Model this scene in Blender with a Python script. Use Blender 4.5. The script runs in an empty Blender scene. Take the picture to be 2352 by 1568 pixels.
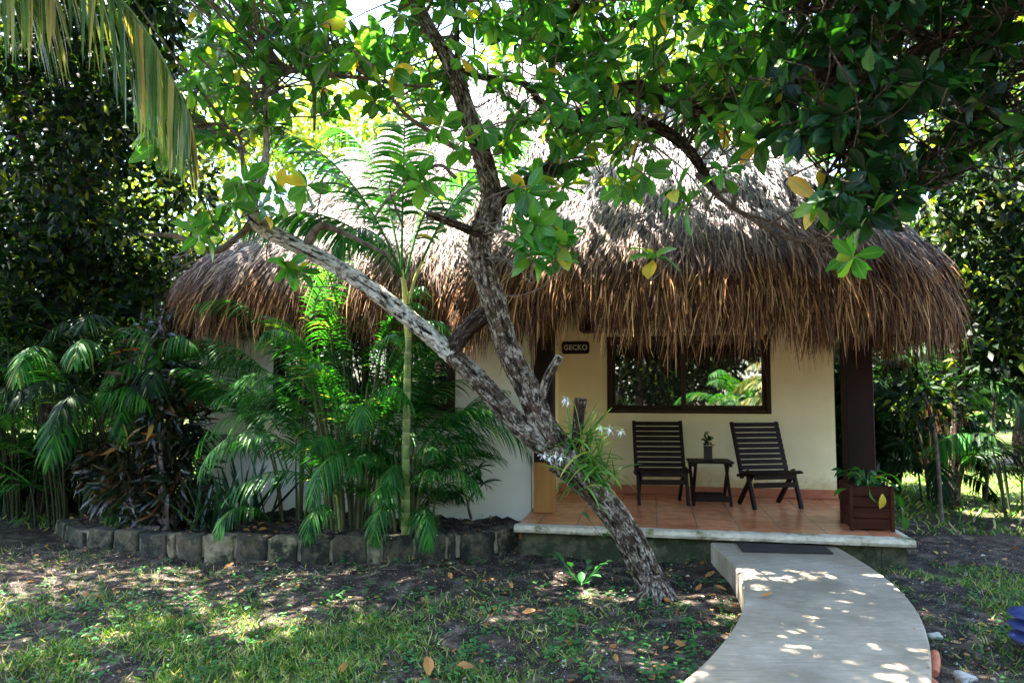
import bpy, math, random
import numpy as np
from mathutils import Vector, Matrix
random.seed(7); rng = np.random.default_rng(7)
S = bpy.context.scene; COL = S.collection
# ---------------------------------------------------------------- camera
FP = 1646.0                                   # focal length in units of a 2352 wide picture
PITCH = math.atan(104 / FP); TH = math.radians(11)
CAM = np.array([0, 0, 1.42]); FW = np.array([0, math.cos(PITCH), math.sin(PITCH)])
UP = np.array([0, -math.sin(PITCH), math.cos(PITCH)]); RT = np.array([1.0, 0, 0])
cd = bpy.data.cameras.new('camera'); cam = bpy.data.objects.new('camera', cd); COL.objects.link(cam)
cd.sensor_width = 36; cd.lens = FP / 2352 * 36; cd.clip_end = 500; cd.clip_start = 0.05
cam.location = CAM; cam.rotation_euler = (math.pi / 2 + PITCH, 0, 0); S.camera = cam
cd.dof.use_dof = True; cd.dof.focus_distance = 4.9; cd.dof.aperture_fstop = 2.4
# ---------------------------------------------------------------- world, sun, exposure
SUN = Vector((-0.40, 0.20, 0.90)).normalized()
w = bpy.data.worlds.new('World'); S.world = w; w.use_nodes = True
nt = w.node_tree; sky = nt.nodes.new('ShaderNodeTexSky'); sky.sky_type = 'NISHITA'; sky.sun_disc = False
sky.sun_elevation = math.asin(SUN.z); sky.sun_rotation = math.atan2(SUN.x, SUN.y)
nt.links.new(sky.outputs[0], nt.nodes['Background'].inputs[0]); nt.nodes['Background'].inputs[1].default_value = 0.085
sd = bpy.data.lights.new('sun', 'SUN'); sd.energy = 5.0; sd.angle = math.radians(0.5); sd.color = (1, 0.93, 0.80)
so = bpy.data.objects.new('sun', sd); COL.objects.link(so); so.rotation_euler = SUN.to_track_quat('Z', 'Y').to_euler()
S.view_settings.view_transform = 'Standard'; S.view_settings.look = 'None'; S.view_settings.gamma = 1
S.view_settings.exposure = 4.0
S.render.engine = 'CYCLES'; S.cycles.use_denoising = True
S.cycles.max_bounces = 6; S.cycles.diffuse_bounces = 3; S.cycles.glossy_bounces = 3; S.cycles.transmission_bounces = 3
S.cycles.sample_clamp_indirect = 6
# ---------------------------------------------------------------- point helpers
def ray(x, y): return FW + RT * (x - 1176) / FP + UP * (784 - y) / FP
def P(x, y, d): return CAM + d * ray(x, y)
def G(x, y, z=0.0):
    r = ray(x, y); return CAM + r * ((z - CAM[2]) / r[2])
ORG = G(1600, 1137, .25); ORG = np.array([ORG[0], ORG[1], 0.0])
UU = np.array([math.cos(TH), -math.sin(TH), 0]); VV = np.array([math.sin(TH), math.cos(TH), 0])
def L2W(u, v, z): return ORG + UU * u + VV * v + np.array([0, 0, z])
def BP(x, y, vv):                               # pixel -> cottage coordinates (u, v, z) on the plane v = vv
    r = ray(x, y); t = ((ORG - CAM) @ VV + vv) / (r @ VV); q = CAM + t * r - ORG
    return np.array([q @ UU, q @ VV, q[2]])
# ---------------------------------------------------------------- mesh helpers
def nrm(a): return a / (np.linalg.norm(a, axis=-1, keepdims=True) + 1e-9)
class MB:
    def __init__(s): s.v = []; s.f = []; s.uv = []; s.n = 0
    def add(s, v, f, uv=None):
        v = np.asarray(v, float).reshape(-1, 3); f = np.asarray(f, int)
        s.v.append(v); s.f.append(f + s.n); s.uv.append(np.zeros((len(v), 2)) if uv is None else np.asarray(uv, float).reshape(-1, 2)); s.n += len(v)
        return s
    def build(s, name, mat, parent=None, smooth=False, loc=None):
        me = bpy.data.meshes.new(name); V = np.concatenate(s.v)
        if loc is not None: V = V - np.asarray(loc)
        fs = [f for f in s.f if len(f)]
        me.vertices.add(len(V)); me.vertices.foreach_set('co', V.astype(np.float32).ravel())
        tot = np.concatenate([np.full(len(f), f.shape[1]) for f in fs]); idx = np.concatenate([f.ravel() for f in fs])
        st = np.concatenate([[0], np.cumsum(tot)[:-1]])
        me.loops.add(len(idx)); me.loops.foreach_set('vertex_index', idx.astype(np.int32))
        me.polygons.add(len(tot)); me.polygons.foreach_set('loop_start', st.astype(np.int32))
        try: me.polygons.foreach_set('loop_total', tot.astype(np.int32))
        except Exception: pass
        UVv = np.concatenate(s.uv)
        if np.any(UVv):
            l = me.uv_layers.new(name='UVMap'); l.data.foreach_set('uv', UVv[idx].astype(np.float32).ravel())
        me.polygons.foreach_set('use_smooth', np.full(len(tot), bool(smooth or mat.get('leafy'))))
        me.update(calc_edges=True); me.validate()
        me.materials.append(mat)
        o = bpy.data.objects.new(name, me); COL.objects.link(o)
        if parent is not None: o.parent = parent
        if loc is not None: o.location = loc
        return o
BOXF = np.array([[0,1,3,2],[4,6,7,5],[0,4,5,1],[2,3,7,6],[0,2,6,4],[1,5,7,3]])
def boxv(x0, x1, y0, y1, z0, z1): return np.array([[x, y, z] for x in (x0, x1) for y in (y0, y1) for z in (z0, z1)], float)
def box(mb, x0, x1, y0, y1, z0, z1, bev=0.0, M=None):
    """box with small chamfers"""
    if bev <= 0:
        v = boxv(x0, x1, y0, y1, z0, z1); f = BOXF
        if M is not None: v = v @ np.array(M.to_3x3()).T + np.array(M.translation)
        return mb.add(v, f)
    import bmesh
    bm = bmesh.new(); bmesh.ops.create_cube(bm, size=1)
    for q in bm.verts: q.co = Vector(((x0+x1)/2 + q.co.x*(x1-x0), (y0+y1)/2 + q.co.y*(y1-y0), (z0+z1)/2 + q.co.z*(z1-z0)))
    bmesh.ops.bevel(bm, geom=list(bm.edges), offset=bev, segments=1, affect='EDGES', profile=.5)
    if M is not None: bmesh.ops.transform(bm, matrix=M, verts=bm.verts)
    bm.verts.index_update(); V = np.array([q.co[:] for q in bm.verts]); base = mb.n; first = True
    by = {}
    for f in bm.faces: by.setdefault(len(f.verts), []).append([q.index for q in f.verts])
    bm.free()
    for k, fl in by.items():
        if first: mb.add(V, np.array(fl)); first = False
        else: mb.f.append(np.array(fl) + base)
    return mb
def bar(mb, a, b, wx, wy, up=(0, 0, 1), bev=.003):
    a, b = Vector(a), Vector(b); d = b - a; L = d.length; z = d.normalized(); u = Vector(up)
    x = u.cross(z)
    if x.length < 1e-4: x = Vector((1, 0, 0)).cross(z)
    x.normalize(); y = z.cross(x)
    M = Matrix((x, y, z)).transposed().to_4x4(); M.translation = a
    return box(mb, -wx/2, wx/2, -wy/2, wy/2, 0, L, bev, M)
def spline(pts, k=6):
    p = np.array(pts, float); q = np.vstack([2*p[0]-p[1], p, 2*p[-1]-p[-2]]); out = []
    for i in range(1, len(q)-2):
        for t in np.linspace(0, 1, k, endpoint=False):
            a, b, c, d = q[i-1], q[i], q[i+1], q[i+2]
            out.append(.5*((2*b)+(-a+c)*t+(2*a-5*b+4*c-d)*t*t+(-a+3*b-3*c+d)*t**3))
    out.append(p[-1]); return np.array(out)
def tube(mb, pts, rad, seg=8, k=5, bump=0.0, cap=False, sm=True):
    A = np.column_stack([np.array(pts, float), np.array(rad, float)])
    if sm and len(A) > 1: A = spline(A, k)
    p = A[:, :3]; r = np.abs(A[:, 3]); n = len(p)
    T = nrm(np.gradient(p, axis=0)); ref = np.array([0.31, 0.93, .17])
    X = nrm(np.cross(T, ref)); Y = np.cross(T, X)
    ang = np.linspace(0, 2*np.pi, seg+1); s = np.concatenate([[0], np.cumsum(np.linalg.norm(np.diff(p, axis=0), axis=1))])
    R = r[:, None] * np.ones(seg+1)
    if bump > 0:
        ph = rng.uniform(0, 6.28, 6)
        for j, m in enumerate((2, 3, 5, 7)):
            R = R * (1 + bump/(1+j*.5)*np.sin(m*ang[None, :] + ph[j] + s[:, None]*(3+4*j)*np.cos(ph[j])))
        nz = rng.normal(0, bump*.35, R.shape); nz[:, -1] = nz[:, 0]; R = R * (1 + nz)
    V = p[:, None, :] + R[..., None]*(np.cos(ang)[None, :, None]*X[:, None, :] + np.sin(ang)[None, :, None]*Y[:, None, :])
    uv = np.stack([np.broadcast_to(s[:, None], R.shape), ang[None, :]*r.mean()*np.ones_like(R)], -1)
    a = np.arange(n-1)[:, None]*(seg+1) + np.arange(seg)[None, :]; a = a.ravel()
    F = np.stack([a, a+1, a+seg+2, a+seg+1], 1)
    mb.add(V.reshape(-1, 3), F, uv.reshape(-1, 2))
    if cap:
        for i in (0, n-1):
            c = p[i] + T[i]*(0.002 if i else -0.002); ring = V[i, :seg]
            mb.add(np.vstack([ring, c[None]]), np.array([[j, (j+1) % seg, seg] for j in range(seg)]), np.zeros((seg+1, 2)) + [s[i], .3])
    return p
# leaf templates: (verts, quads, uv) along +Y, normal +Z, unit length
def leaf_t(width=.45, n=5, fold=.12, droop=.18, peak=.55, wave=0.0, tip=.03):
    t = np.linspace(0, 1, n+1); wd = width/2*np.power(np.clip(np.sin(np.pi*np.power(t, math.log(.5)/math.log(peak))), 0, 1), .75); wd[0] = .02; wd[-1] = tip*.3
    V = []; UV = []
    for i in range(n+1):
        z = -droop*t[i]**2
        for sx in (-1, 0, 1):
            V.append([sx*wd[i], t[i]*(1-.3*droop*t[i]), z + abs(sx)*fold*wd[i]*2 + wave*math.sin(i*2.1)*sx*wd[i]]); UV.append([sx*.5+.5, t[i]+.001])
    F = []
    for i in range(n):
        for j in range(2): a = i*3+j; F.append([a, a+1, a+4, a+3])
    return np.array(V), np.array(F), np.array(UV)
def simple_leaf(width=.5, droop=.15):
    V = np.array([[0, 0, 0], [width/2, .45, .05], [0, 1, -droop], [-width/2, .45, .05], [0, .5, 0]]); F = np.array([[0, 1, 4], [1, 2, 4], [2, 3, 4], [3, 0, 4]])
    return V, F, np.array([[.5, .001], [1, .5], [.5, 1], [0, .5], [.5, .5]])
def scatter(mb, T, pos, d, up, sc):
    V, F, UV = T; pos = np.asarray(pos); d = nrm(np.asarray(d)); x = nrm(np.cross(d, up)); z = np.cross(x, d)
    B = np.stack([x, d, z], 1)                           # rows are axes
    W = np.einsum('ki,nij->nkj', V, B)*np.asarray(sc)[:, None, None] + pos[:, None, :]
    N = len(pos); FF = (F[None] + (np.arange(N)*len(V))[:, None, None]).reshape(-1, F.shape[1])
    mb.add(W.reshape(-1, 3), FF, np.tile(UV, (N, 1)))
def rdir(n): return nrm(rng.normal(size=(n, 3)))
# ---------------------------------------------------------------- material helpers
def newmat(name):
    m = bpy.data.materials.new(name); m.use_nodes = True; n = m.node_tree; b = n.nodes['Principled BSDF']; return m, n, b
def ramp(n, stops, interp='LINEAR'):
    r = n.nodes.new('ShaderNodeValToRGB'); e = r.color_ramp; e.interpolation = interp
    while len(e.elements) < len(stops): e.elements.new(.5)
    for el, (p, c) in zip(e.elements, stops): el.position = p; el.color = (*c, 1) if len(c) == 3 else c
    return r
def noise(n, scale, detail=4, rough=.55, coord='Object', stretch=None, dist=0.0):
    tc = n.nodes.new('ShaderNodeTexCoord'); t = n.nodes.new('ShaderNodeTexNoise'); t.inputs['Scale'].default_value = scale
    t.inputs['Detail'].default_value = detail; t.inputs['Roughness'].default_value = rough; t.inputs['Distortion'].default_value = dist
    if stretch:
        mp = n.nodes.new('ShaderNodeMapping'); mp.inputs['Scale'].default_value = stretch
        n.links.new(tc.outputs[coord], mp.inputs[0]); n.links.new(mp.outputs[0], t.inputs[0])
    else: n.links.new(tc.outputs[coord], t.inputs[0])
    return t
def bump(n, b, src, strength=.4, dist=.01):
    bp = n.nodes.new('ShaderNodeBump'); bp.inputs['Strength'].default_value = strength; bp.inputs['Distance'].default_value = dist
    n.links.new(src, bp.inputs['Height']); n.links.new(bp.outputs[0], b.inputs['Normal']); return bp
def mixc(n, fac, a, b2, mode='MIX'):
    m = n.nodes.new('ShaderNodeMix'); m.data_type = 'RGBA'; m.blend_type = mode
    if isinstance(fac, (int, float)): m.inputs[0].default_value = fac
    else: n.links.new(fac, m.inputs[0])
    for s_, i in ((a, 6), (b2, 7)):
        if isinstance(s_, tuple): m.inputs[i].default_value = (*s_, 1)
        else: n.links.new(s_, m.inputs[i])
    return m.outputs[2]
def surf(name, stops, scale=6, rough=.8, bs=.3, bscale=None, stretch=None, detail=6, coord='Object', dist=.01, spec=.3):
    m, n, b = newmat(name); t = noise(n, scale, detail, .6, coord, stretch); r = ramp(n, stops)
    n.links.new(t.outputs[0], r.inputs[0]); n.links.new(r.outputs[0], b.inputs['Base Color'])
    b.inputs['Roughness'].default_value = rough; b.inputs['Specular IOR Level'].default_value = spec
    if bs: t2 = noise(n, bscale or scale*3, 5, .6, coord, stretch); bump(n, b, t2.outputs[0], bs, dist)
    return m
def leafmat(name, cols, rough=.38, tr=.3, trc=None, spec=.5, midrib=None, gain=1.0):
    """cols: colour stops over the random-per-leaf value; light also passes through the blade"""
    m, n, b = newmat(name); m['leafy'] = 1; g = n.nodes.new('ShaderNodeNewGeometry'); r = ramp(n, cols)
    n.links.new(g.outputs['Random Per Island'], r.inputs[0]); c = r.outputs[0]
    if midrib:
        tc = n.nodes.new('ShaderNodeTexCoord'); sx = n.nodes.new('ShaderNodeSeparateXYZ'); n.links.new(tc.outputs['UV'], sx.inputs[0])
        a = n.nodes.new('ShaderNodeMath'); a.operation = 'SUBTRACT'; n.links.new(sx.outputs[0], a.inputs[0]); a.inputs[1].default_value = .5
        ab = n.nodes.new('ShaderNodeMath'); ab.operation = 'ABSOLUTE'; n.links.new(a.outputs[0], ab.inputs[0])
        # side veins: sin(y*k - |x|*k2)
        v1 = n.nodes.new('ShaderNodeMath'); v1.operation = 'MULTIPLY_ADD'; n.links.new(ab.outputs[0], v1.inputs[0]); v1.inputs[1].default_value = -45; 
        v0 = n.nodes.new('ShaderNodeMath'); v0.operation = 'MULTIPLY'; n.links.new(sx.outputs[1], v0.inputs[0]); v0.inputs[1].default_value = 60
        n.links.new(v0.outputs[0], v1.inputs[2]); sn = n.nodes.new('ShaderNodeMath'); sn.operation = 'SINE'; n.links.new(v1.outputs[0], sn.inputs[0])
        vr = ramp(n, [(.86, (0, 0, 0)), (1, (.35, .35, .35))]); n.links.new(sn.outputs[0], vr.inputs[0])
        mr = ramp(n, [(0, (1, 1, 1)), (.05, (0, 0, 0))]); n.links.new(ab.outputs[0], mr.inputs[0])
        mx = n.nodes.new('ShaderNodeMath'); mx.operation = 'MAXIMUM'; n.links.new(vr.outputs[0], mx.inputs[0]); n.links.new(mr.outputs[0], mx.inputs[1])
        c = mixc(n, mx.outputs[0], c, midrib)
    nz = noise(n, 3.0, 3); vr2 = ramp(n, [(.3, (.65, .65, .65)), (.7, (1.2, 1.2, 1.1))]); n.links.new(nz.outputs[0], vr2.inputs[0])
    c = mixc(n, 1.0, c, vr2.outputs[0], 'MULTIPLY')
    n.links.new(c, b.inputs['Base Color']); b.inputs['Roughness'].default_value = rough; b.inputs['Specular IOR Level'].default_value = spec
    if tr > 0:
        t = n.nodes.new('ShaderNodeBsdfTranslucent'); tc2 = mixc(n, 1.0, c, trc or (2.2, 2.6, .9), 'MULTIPLY'); n.links.new(tc2, t.inputs[0])
        mx = n.nodes.new('ShaderNodeMixShader'); mx.inputs[0].default_value = tr
        n.links.new(b.outputs[0], mx.inputs[1]); n.links.new(t.outputs[0], mx.inputs[2]); n.links.new(mx.outputs[0], n.nodes['Material Output'].inputs[0])
    return m
# ---------------------------------------------------------------- object helpers
def tag(o, label=None, cat=None, group=None, kind=None):
    for k, x in (('label', label), ('category', cat), ('group', group), ('kind', kind)):
        if x: o[k] = x
    return o
def empty(name, loc, rz=0):
    o = bpy.data.objects.new(name, None); COL.objects.link(o); o.location = loc; o.rotation_euler = (0, 0, rz); o.empty_display_size = .1; return o
def part(mb, name, mat, root, smooth=False, label=None):
    """mesh written in world coordinates, parented to a root placed in the world"""
    o = mb.build(name, mat, None, smooth); o.parent = root; o.matrix_parent_inverse = root_matrix(root).inverted()
    if label: o['label'] = label
    return o
def root_matrix(r):
    M = Matrix.Translation(r.location) @ r.rotation_euler.to_matrix().to_4x4()
    if r.parent is not None: M = root_matrix(r.parent) @ r.matrix_parent_inverse @ M
    return M
def copy_tree(o, parent=None):
    c = o.copy(); COL.objects.link(c); c.parent = parent
    for ch in [x for x in bpy.data.objects if x.parent == o]: copy_tree(ch, c)
    return c
# ================================================================ materials
def ground_mat():
    m, n, b = newmat('soil')
    a = noise(n, 1.3, 6, .6); f = noise(n, 60, 6, .75); g = noise(n, 7, 5, .6); ff = noise(n, 170, 2, .5)
    r1 = ramp(n, [(.36, (.014, .010, .008)), (.52, (.052, .037, .029)), (.68, (.19, .15, .115))]); n.links.new(g.outputs[0], r1.inputs[0])
    r2 = ramp(n, [(.35, (.3, .28, .28)), (.6, (1.15, 1.1, 1.05))]); n.links.new(f.outputs[0], r2.inputs[0])
    c = mixc(n, .85, r1.outputs[0], r2.outputs[0], 'MULTIPLY')
    sp = ramp(n, [(.64, (0, 0, 0)), (.68, (1, 1, 1))]); n.links.new(ff.outputs[0], sp.inputs[0]); c = mixc(n, sp.outputs[0], c, (.42, .39, .34))
    # far lawn: green beyond the beds
    tc = n.nodes.new('ShaderNodeTexCoord'); sx = n.nodes.new('ShaderNodeSeparateXYZ'); n.links.new(tc.outputs['Object'], sx.inputs[0])
    yy = n.nodes.new('ShaderNodeMapRange'); yy.inputs[1].default_value = 7.6; yy.inputs[2].default_value = 9.5; n.links.new(sx.outputs[1], yy.inputs[0])
    gr = ramp(n, [(.35, (.02, .035, .008)), (.5, (.06, .09, .02)), (.7, (.20, .19, .08))]); n.links.new(f.outputs[0], gr.inputs[0])
    c = mixc(n, yy.outputs[0], c, gr.outputs[0])
    n.links.new(c, b.inputs['Base Color']); b.inputs['Roughness'].default_value = .95; b.inputs['Specular IOR Level'].default_value = .15
    bump(n, b, f.outputs[0], .8, .02); return m
M_SOIL = ground_mat()
def bark_mat(name, dark, mid, lich, amount=.52, ls=13.0, fiss=42):
    m, n, b = newmat(name)
    f = noise(n, fiss, 5, .6, 'UV', (.22, 1, 1), .6); r = ramp(n, [(.38, dark), (.62, mid)]); n.links.new(f.outputs[0], r.inputs[0])
    l1 = noise(n, ls, 4, .62, 'Object'); l2 = noise(n, ls*5, 4, .7, 'UV', (.45, 1, 1))
    ad = n.nodes.new('ShaderNodeMath'); ad.operation = 'MULTIPLY_ADD'; n.links.new(l2.outputs[0], ad.inputs[0]); ad.inputs[1].default_value = .75
    ml = n.nodes.new('ShaderNodeMath'); ml.operation = 'MULTIPLY'; n.links.new(l1.outputs[0], ml.inputs[0]); ml.inputs[1].default_value = .55; n.links.new(ml.outputs[0], ad.inputs[2])
    lr = ramp(n, [(amount+.06, (0, 0, 0)), (amount+.18, (1, 1, 1))]); n.links.new(ad.outputs[0], lr.inputs[0])
    fr = ramp(n, [(.38, (0, 0, 0)), (.50, (1, 1, 1))]); n.links.new(f.outputs[0], fr.inputs[0])
    mk = n.nodes.new('ShaderNodeMath'); mk.operation = 'MULTIPLY'; n.links.new(lr.outputs[0], mk.inputs[0]); n.links.new(fr.outputs[0], mk.inputs[1])
    lc = noise(n, 30, 3, .6); lcr = ramp(n, [(.3, tuple(x*.6 for x in lich)), (.65, lich)]); n.links.new(lc.outputs[0], lcr.inputs[0])
    c = mixc(n, mk.outputs[0], r.outputs[0], lcr.outputs[0]); n.links.new(c, b.inputs['Base Color'])
    b.inputs['Roughness'].default_value = .9; b.inputs['Specular IOR Level'].default_value = .2
    bump(n, b, f.outputs[0], 1.0, .06); return m
M_BARK = bark_mat('lichen_bark', (.010, .006, .004), (.12, .076, .046), (.52, .46, .36), .57)
M_BARKL = bark_mat('pale_lichen_bark', (.012, .008, .005), (.16, .11, .07), (.70, .65, .54), .475)
M_BARKD = bark_mat('dark_bark', (.008, .005, .003), (.07, .040, .024), (.35, .30, .22), .62)
M_TWIG = surf('twig_bark', [(.3, (.04, .028, .02)), (.6, (.16, .12, .09)), (.8, (.3, .26, .2))], 20, .9, .3)
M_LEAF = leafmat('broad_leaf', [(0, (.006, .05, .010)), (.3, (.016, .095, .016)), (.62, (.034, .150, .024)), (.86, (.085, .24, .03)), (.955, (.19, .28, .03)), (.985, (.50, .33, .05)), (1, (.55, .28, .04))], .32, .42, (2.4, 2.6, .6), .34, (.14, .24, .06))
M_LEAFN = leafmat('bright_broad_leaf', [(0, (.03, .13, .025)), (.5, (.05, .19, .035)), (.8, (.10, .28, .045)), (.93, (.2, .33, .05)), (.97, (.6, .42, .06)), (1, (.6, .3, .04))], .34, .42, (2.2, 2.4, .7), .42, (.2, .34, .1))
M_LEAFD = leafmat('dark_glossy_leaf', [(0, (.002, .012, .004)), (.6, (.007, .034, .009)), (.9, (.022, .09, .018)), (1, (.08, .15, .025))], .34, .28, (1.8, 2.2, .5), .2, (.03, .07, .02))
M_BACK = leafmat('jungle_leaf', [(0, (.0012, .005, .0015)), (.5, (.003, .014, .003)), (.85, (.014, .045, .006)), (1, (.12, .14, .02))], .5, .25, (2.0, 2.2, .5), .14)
M_SUNNY = leafmat('sun_tinted_leaf', [(0, (.06, .13, .015)), (.4, (.13, .22, .025)), (.75, (.28, .32, .04)), (1, (.5, .42, .08))], .45, .45, (1.9, 1.9, .6), .4)  # brightened leaf colours, sunlight is put into them
M_PALM = leafmat('palm_leaflet', [(0, (.010, .055, .012)), (.5, (.024, .125, .019)), (.85, (.06, .20, .028)), (.97, (.12, .23, .035)), (1, (.34, .26, .09))], .5, .36, (2.0, 2.4, .6), .2)
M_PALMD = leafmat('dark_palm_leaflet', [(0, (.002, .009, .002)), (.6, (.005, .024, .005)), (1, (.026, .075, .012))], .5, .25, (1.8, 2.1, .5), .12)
M_PALMY = leafmat('yellowing_palm_leaflet', [(0, (.035, .09, .02)), (.5, (.08, .15, .035)), (.8, (.26, .25, .07)), (1, (.50, .30, .08))], .45, .3, (1.5, 1.5, .7), .4)
M_RACHIS = surf('palm_stalk', [(.3, (.16, .22, .05)), (.7, (.34, .34, .10))], 8, .5, 0)
M_CROTON = leafmat('croton_leaf', [(0, (.005, .009, .005)), (.5, (.010, .022, .009)), (.8, (.03, .035, .012)), (.92, (.07, .025, .014)), (.97, (.16, .05, .02)), (1, (.38, .24, .05))], .3, .2, (1.8, 1.5, .7), .5)
M_SWORD = leafmat('sword_leaf', [(0, (.008, .028, .012)), (.7, (.018, .055, .02)), (1, (.06, .13, .03))], .35, .1, None, .5)
M_GRASS = leafmat('grass_blade', [(0, (.018, .075, .010)), (.4, (.06, .16, .018)), (.7, (.17, .27, .04)), (.82, (.36, .37, .11)), (1, (.48, .40, .22))], .5, .35, (1.6, 1.8, .6), .3)
M_WEED = leafmat('weed_leaf', [(0, (.02, .10, .03)), (.6, (.05, .20, .05)), (1, (.12, .28, .06))], .42, .3, (1.6, 2.0, .6), .4)
M_DRY = leafmat('dry_leaf', [(0, (.20, .07, .025)), (.35, (.38, .14, .04)), (.7, (.55, .25, .06)), (.9, (.60, .42, .12)), (1, (.45, .36, .26))], .5, .12, (1.2, 1.1, .8), .4, (.30, .13, .05))
M_CONC = None
def plaster():
    m, n, b = newmat('cream_plaster'); t = noise(n, 1.1, 5, .55); f = noise(n, 35, 4, .6)
    r = ramp(n, [(.3, (.72, .59, .31)), (.7, (.90, .78, .47))]); n.links.new(t.outputs[0], r.inputs[0])
    tc = n.nodes.new('ShaderNodeTexCoord'); sx = n.nodes.new('ShaderNodeSeparateXYZ'); n.links.new(tc.outputs['Object'], sx.inputs[0]); sn = noise(n, 9, 6, .7); ad = n.nodes.new('ShaderNodeMath'); ad.operation = 'MULTIPLY_ADD'; n.links.new(sn.outputs[0], ad.inputs[0]); ad.inputs[1].default_value = -.5; n.links.new(sx.outputs[2], ad.inputs[2])
    dr = ramp(n, [(.08, (.70, .62, .50)), (.26, (1, 1, 1))]); n.links.new(ad.outputs[0], dr.inputs[0]); n.links.new(mixc(n, 1.0, r.outputs[0], dr.outputs[0], 'MULTIPLY'), b.inputs['Base Color'])
    b.inputs['Roughness'].default_value = .85; b.inputs['Specular IOR Level'].default_value = .2; bump(n, b, f.outputs[0], .25, .006); return m
M_CREAM = plaster()
M_WHITE = surf('white_plaster', [(.3, (.80, .72, .56)), (.7, (.90, .84, .69))], 1.2, .85, .2, 30)
def tiles():
    m, n, b = newmat('terracotta_tile'); tc = n.nodes.new('ShaderNodeTexCoord'); br = n.nodes.new('ShaderNodeTexBrick')
    mp = n.nodes.new('ShaderNodeMapping'); mp.inputs['Location'].default_value = (.10, .07, 0); n.links.new(tc.outputs['Object'], mp.inputs[0]); n.links.new(mp.outputs[0], br.inputs[0])
    br.offset = 0; br.squash = 1; br.inputs['Scale'].default_value = 1; br.inputs['Brick Width'].default_value = .335; br.inputs['Row Height'].default_value = .335
    br.inputs['Mortar Size'].default_value = .007; br.inputs['Mortar Smooth'].default_value = .3; br.inputs['Color1'].default_value = (.52, .17, .065, 1); br.inputs['Color2'].default_value = (.68, .26, .12, 1); br.inputs['Mortar'].default_value = (.30, .17, .11, 1)
    t = noise(n, 9, 5); r = ramp(n, [(.3, (.7, .7, .7)), (.7, (1.2, 1.15, 1.1))]); n.links.new(t.outputs[0], r.inputs[0]); c = mixc(n, 1.0, br.outputs[0], r.outputs[0], 'MULTIPLY')
    n.links.new(c, b.inputs['Base Color']); b.inputs['Roughness'].default_value = .27; b.inputs['Specular IOR Level'].default_value = .5
    iv = n.nodes.new('ShaderNodeMath'); iv.operation = 'SUBTRACT'; iv.inputs[0].default_value = 1; n.links.new(br.outputs['Fac'], iv.inputs[1]); bump(n, b, iv.outputs[0], .5, .003); return m
M_TILE = tiles()
M_TERRA = surf('terracotta_skirting', [(.3, (.33, .10, .045)), (.7, (.44, .15, .07))], 6, .5, .1)
def mossy(name, a, c2, moss, mh=.5):
    m, n, b = newmat(name); t = noise(n, 14, 6, .7); r = ramp(n, [(.35, a), (.65, c2)]); n.links.new(t.outputs[0], r.inputs[0])
    t2 = noise(n, 5, 6, .7); r2 = ramp(n, [(mh, (0, 0, 0)), (mh+.1, (1, 1, 1))]); n.links.new(t2.outputs[0], r2.inputs[0])
    c = mixc(n, r2.outputs[0], r.outputs[0], moss); n.links.new(c, b.inputs['Base Color']); b.inputs['Roughness'].default_value = .92
    bump(n, b, t.outputs[0], .6, .012); return m
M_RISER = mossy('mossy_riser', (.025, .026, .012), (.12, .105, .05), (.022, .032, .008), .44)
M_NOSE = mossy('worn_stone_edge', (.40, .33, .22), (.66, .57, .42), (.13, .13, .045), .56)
M_STONE = mossy('bed_stone', (.022, .020, .011), (.11, .085, .045), (.008, .010, .004), .46)
M_MORTAR = surf('pale_mortar', [(.3, (.16, .13, .08)), (.7, (.36, .30, .19))], 18, .95, .5)
M_STONEL = mossy('pale_bed_stone', (.08, .066, .035), (.26, .21, .12), (.016, .018, .007), .47)
def concrete():
    m, n, b = newmat('brushed_concrete'); a = noise(n, 1.6, 6, .6); f = noise(n, 6, 6, .65, 'Object', (1.2, 9, 1)); h = noise(n, 90, 3)
    r = ramp(n, [(.3, (.27, .215, .155)), (.7, (.46, .385, .29))]); n.links.new(f.outputs[0], r.inputs[0])
    r2 = ramp(n, [(.38, (.72, .68, .58)), (.55, (1, 1, 1))]); n.links.new(a.outputs[0], r2.inputs[0])
    c = mixc(n, 1.0, r.outputs[0], r2.outputs[0], 'MULTIPLY')
    tc = n.nodes.new('ShaderNodeTexCoord'); vd = n.nodes.new('ShaderNodeTexVoronoi'); vd.feature = 'DISTANCE_TO_EDGE'; vd.inputs['Scale'].default_value = 1.5
    mp = n.nodes.new('ShaderNodeMapping'); mp.inputs['Scale'].default_value = (1.4, 1, 1); mp.inputs['Rotation'].default_value = (0, 0, .35); n.links.new(tc.outputs['Object'], mp.inputs[0]); n.links.new(mp.outputs[0], vd.inputs[0])
    st = ramp(n, [(.42, (0, 0, 0)), (.64, (.85, .85, .85))]); st2 = noise(n, 1.7, 6, .65); n.links.new(st2.outputs[0], st.inputs[0]); c = mixc(n, st.outputs[0], c, (.17, .14, .09), 'MIX')
    n.links.new(c, b.inputs['Base Color']); b.inputs['Roughness'].default_value = .85; bump(n, b, f.outputs[0], .25, .005); return m
M_CONC = concrete()
def wood(name, a, c2, rough=.45, s=7, st=(1, 1, .12)):
    return surf(name, [(.3, a), (.7, c2)], s, rough, .35, s*2, st, spec=.12)
M_DWOOD = wood('dark_stained_wood', (.008, .004, .003), (.024, .012, .007), .5)
M_POST = wood('red_stained_post', (.007, .003, .002), (.020, .007, .004), .6)
M_POSTL = wood('orange_post_wood', (.22, .09, .02), (.42, .20, .05), .5)
M_PLANT = wood('planter_wood', (.022, .006, .004), (.060, .017, .009), .45, 7, (.12, 1, 1))
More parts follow.
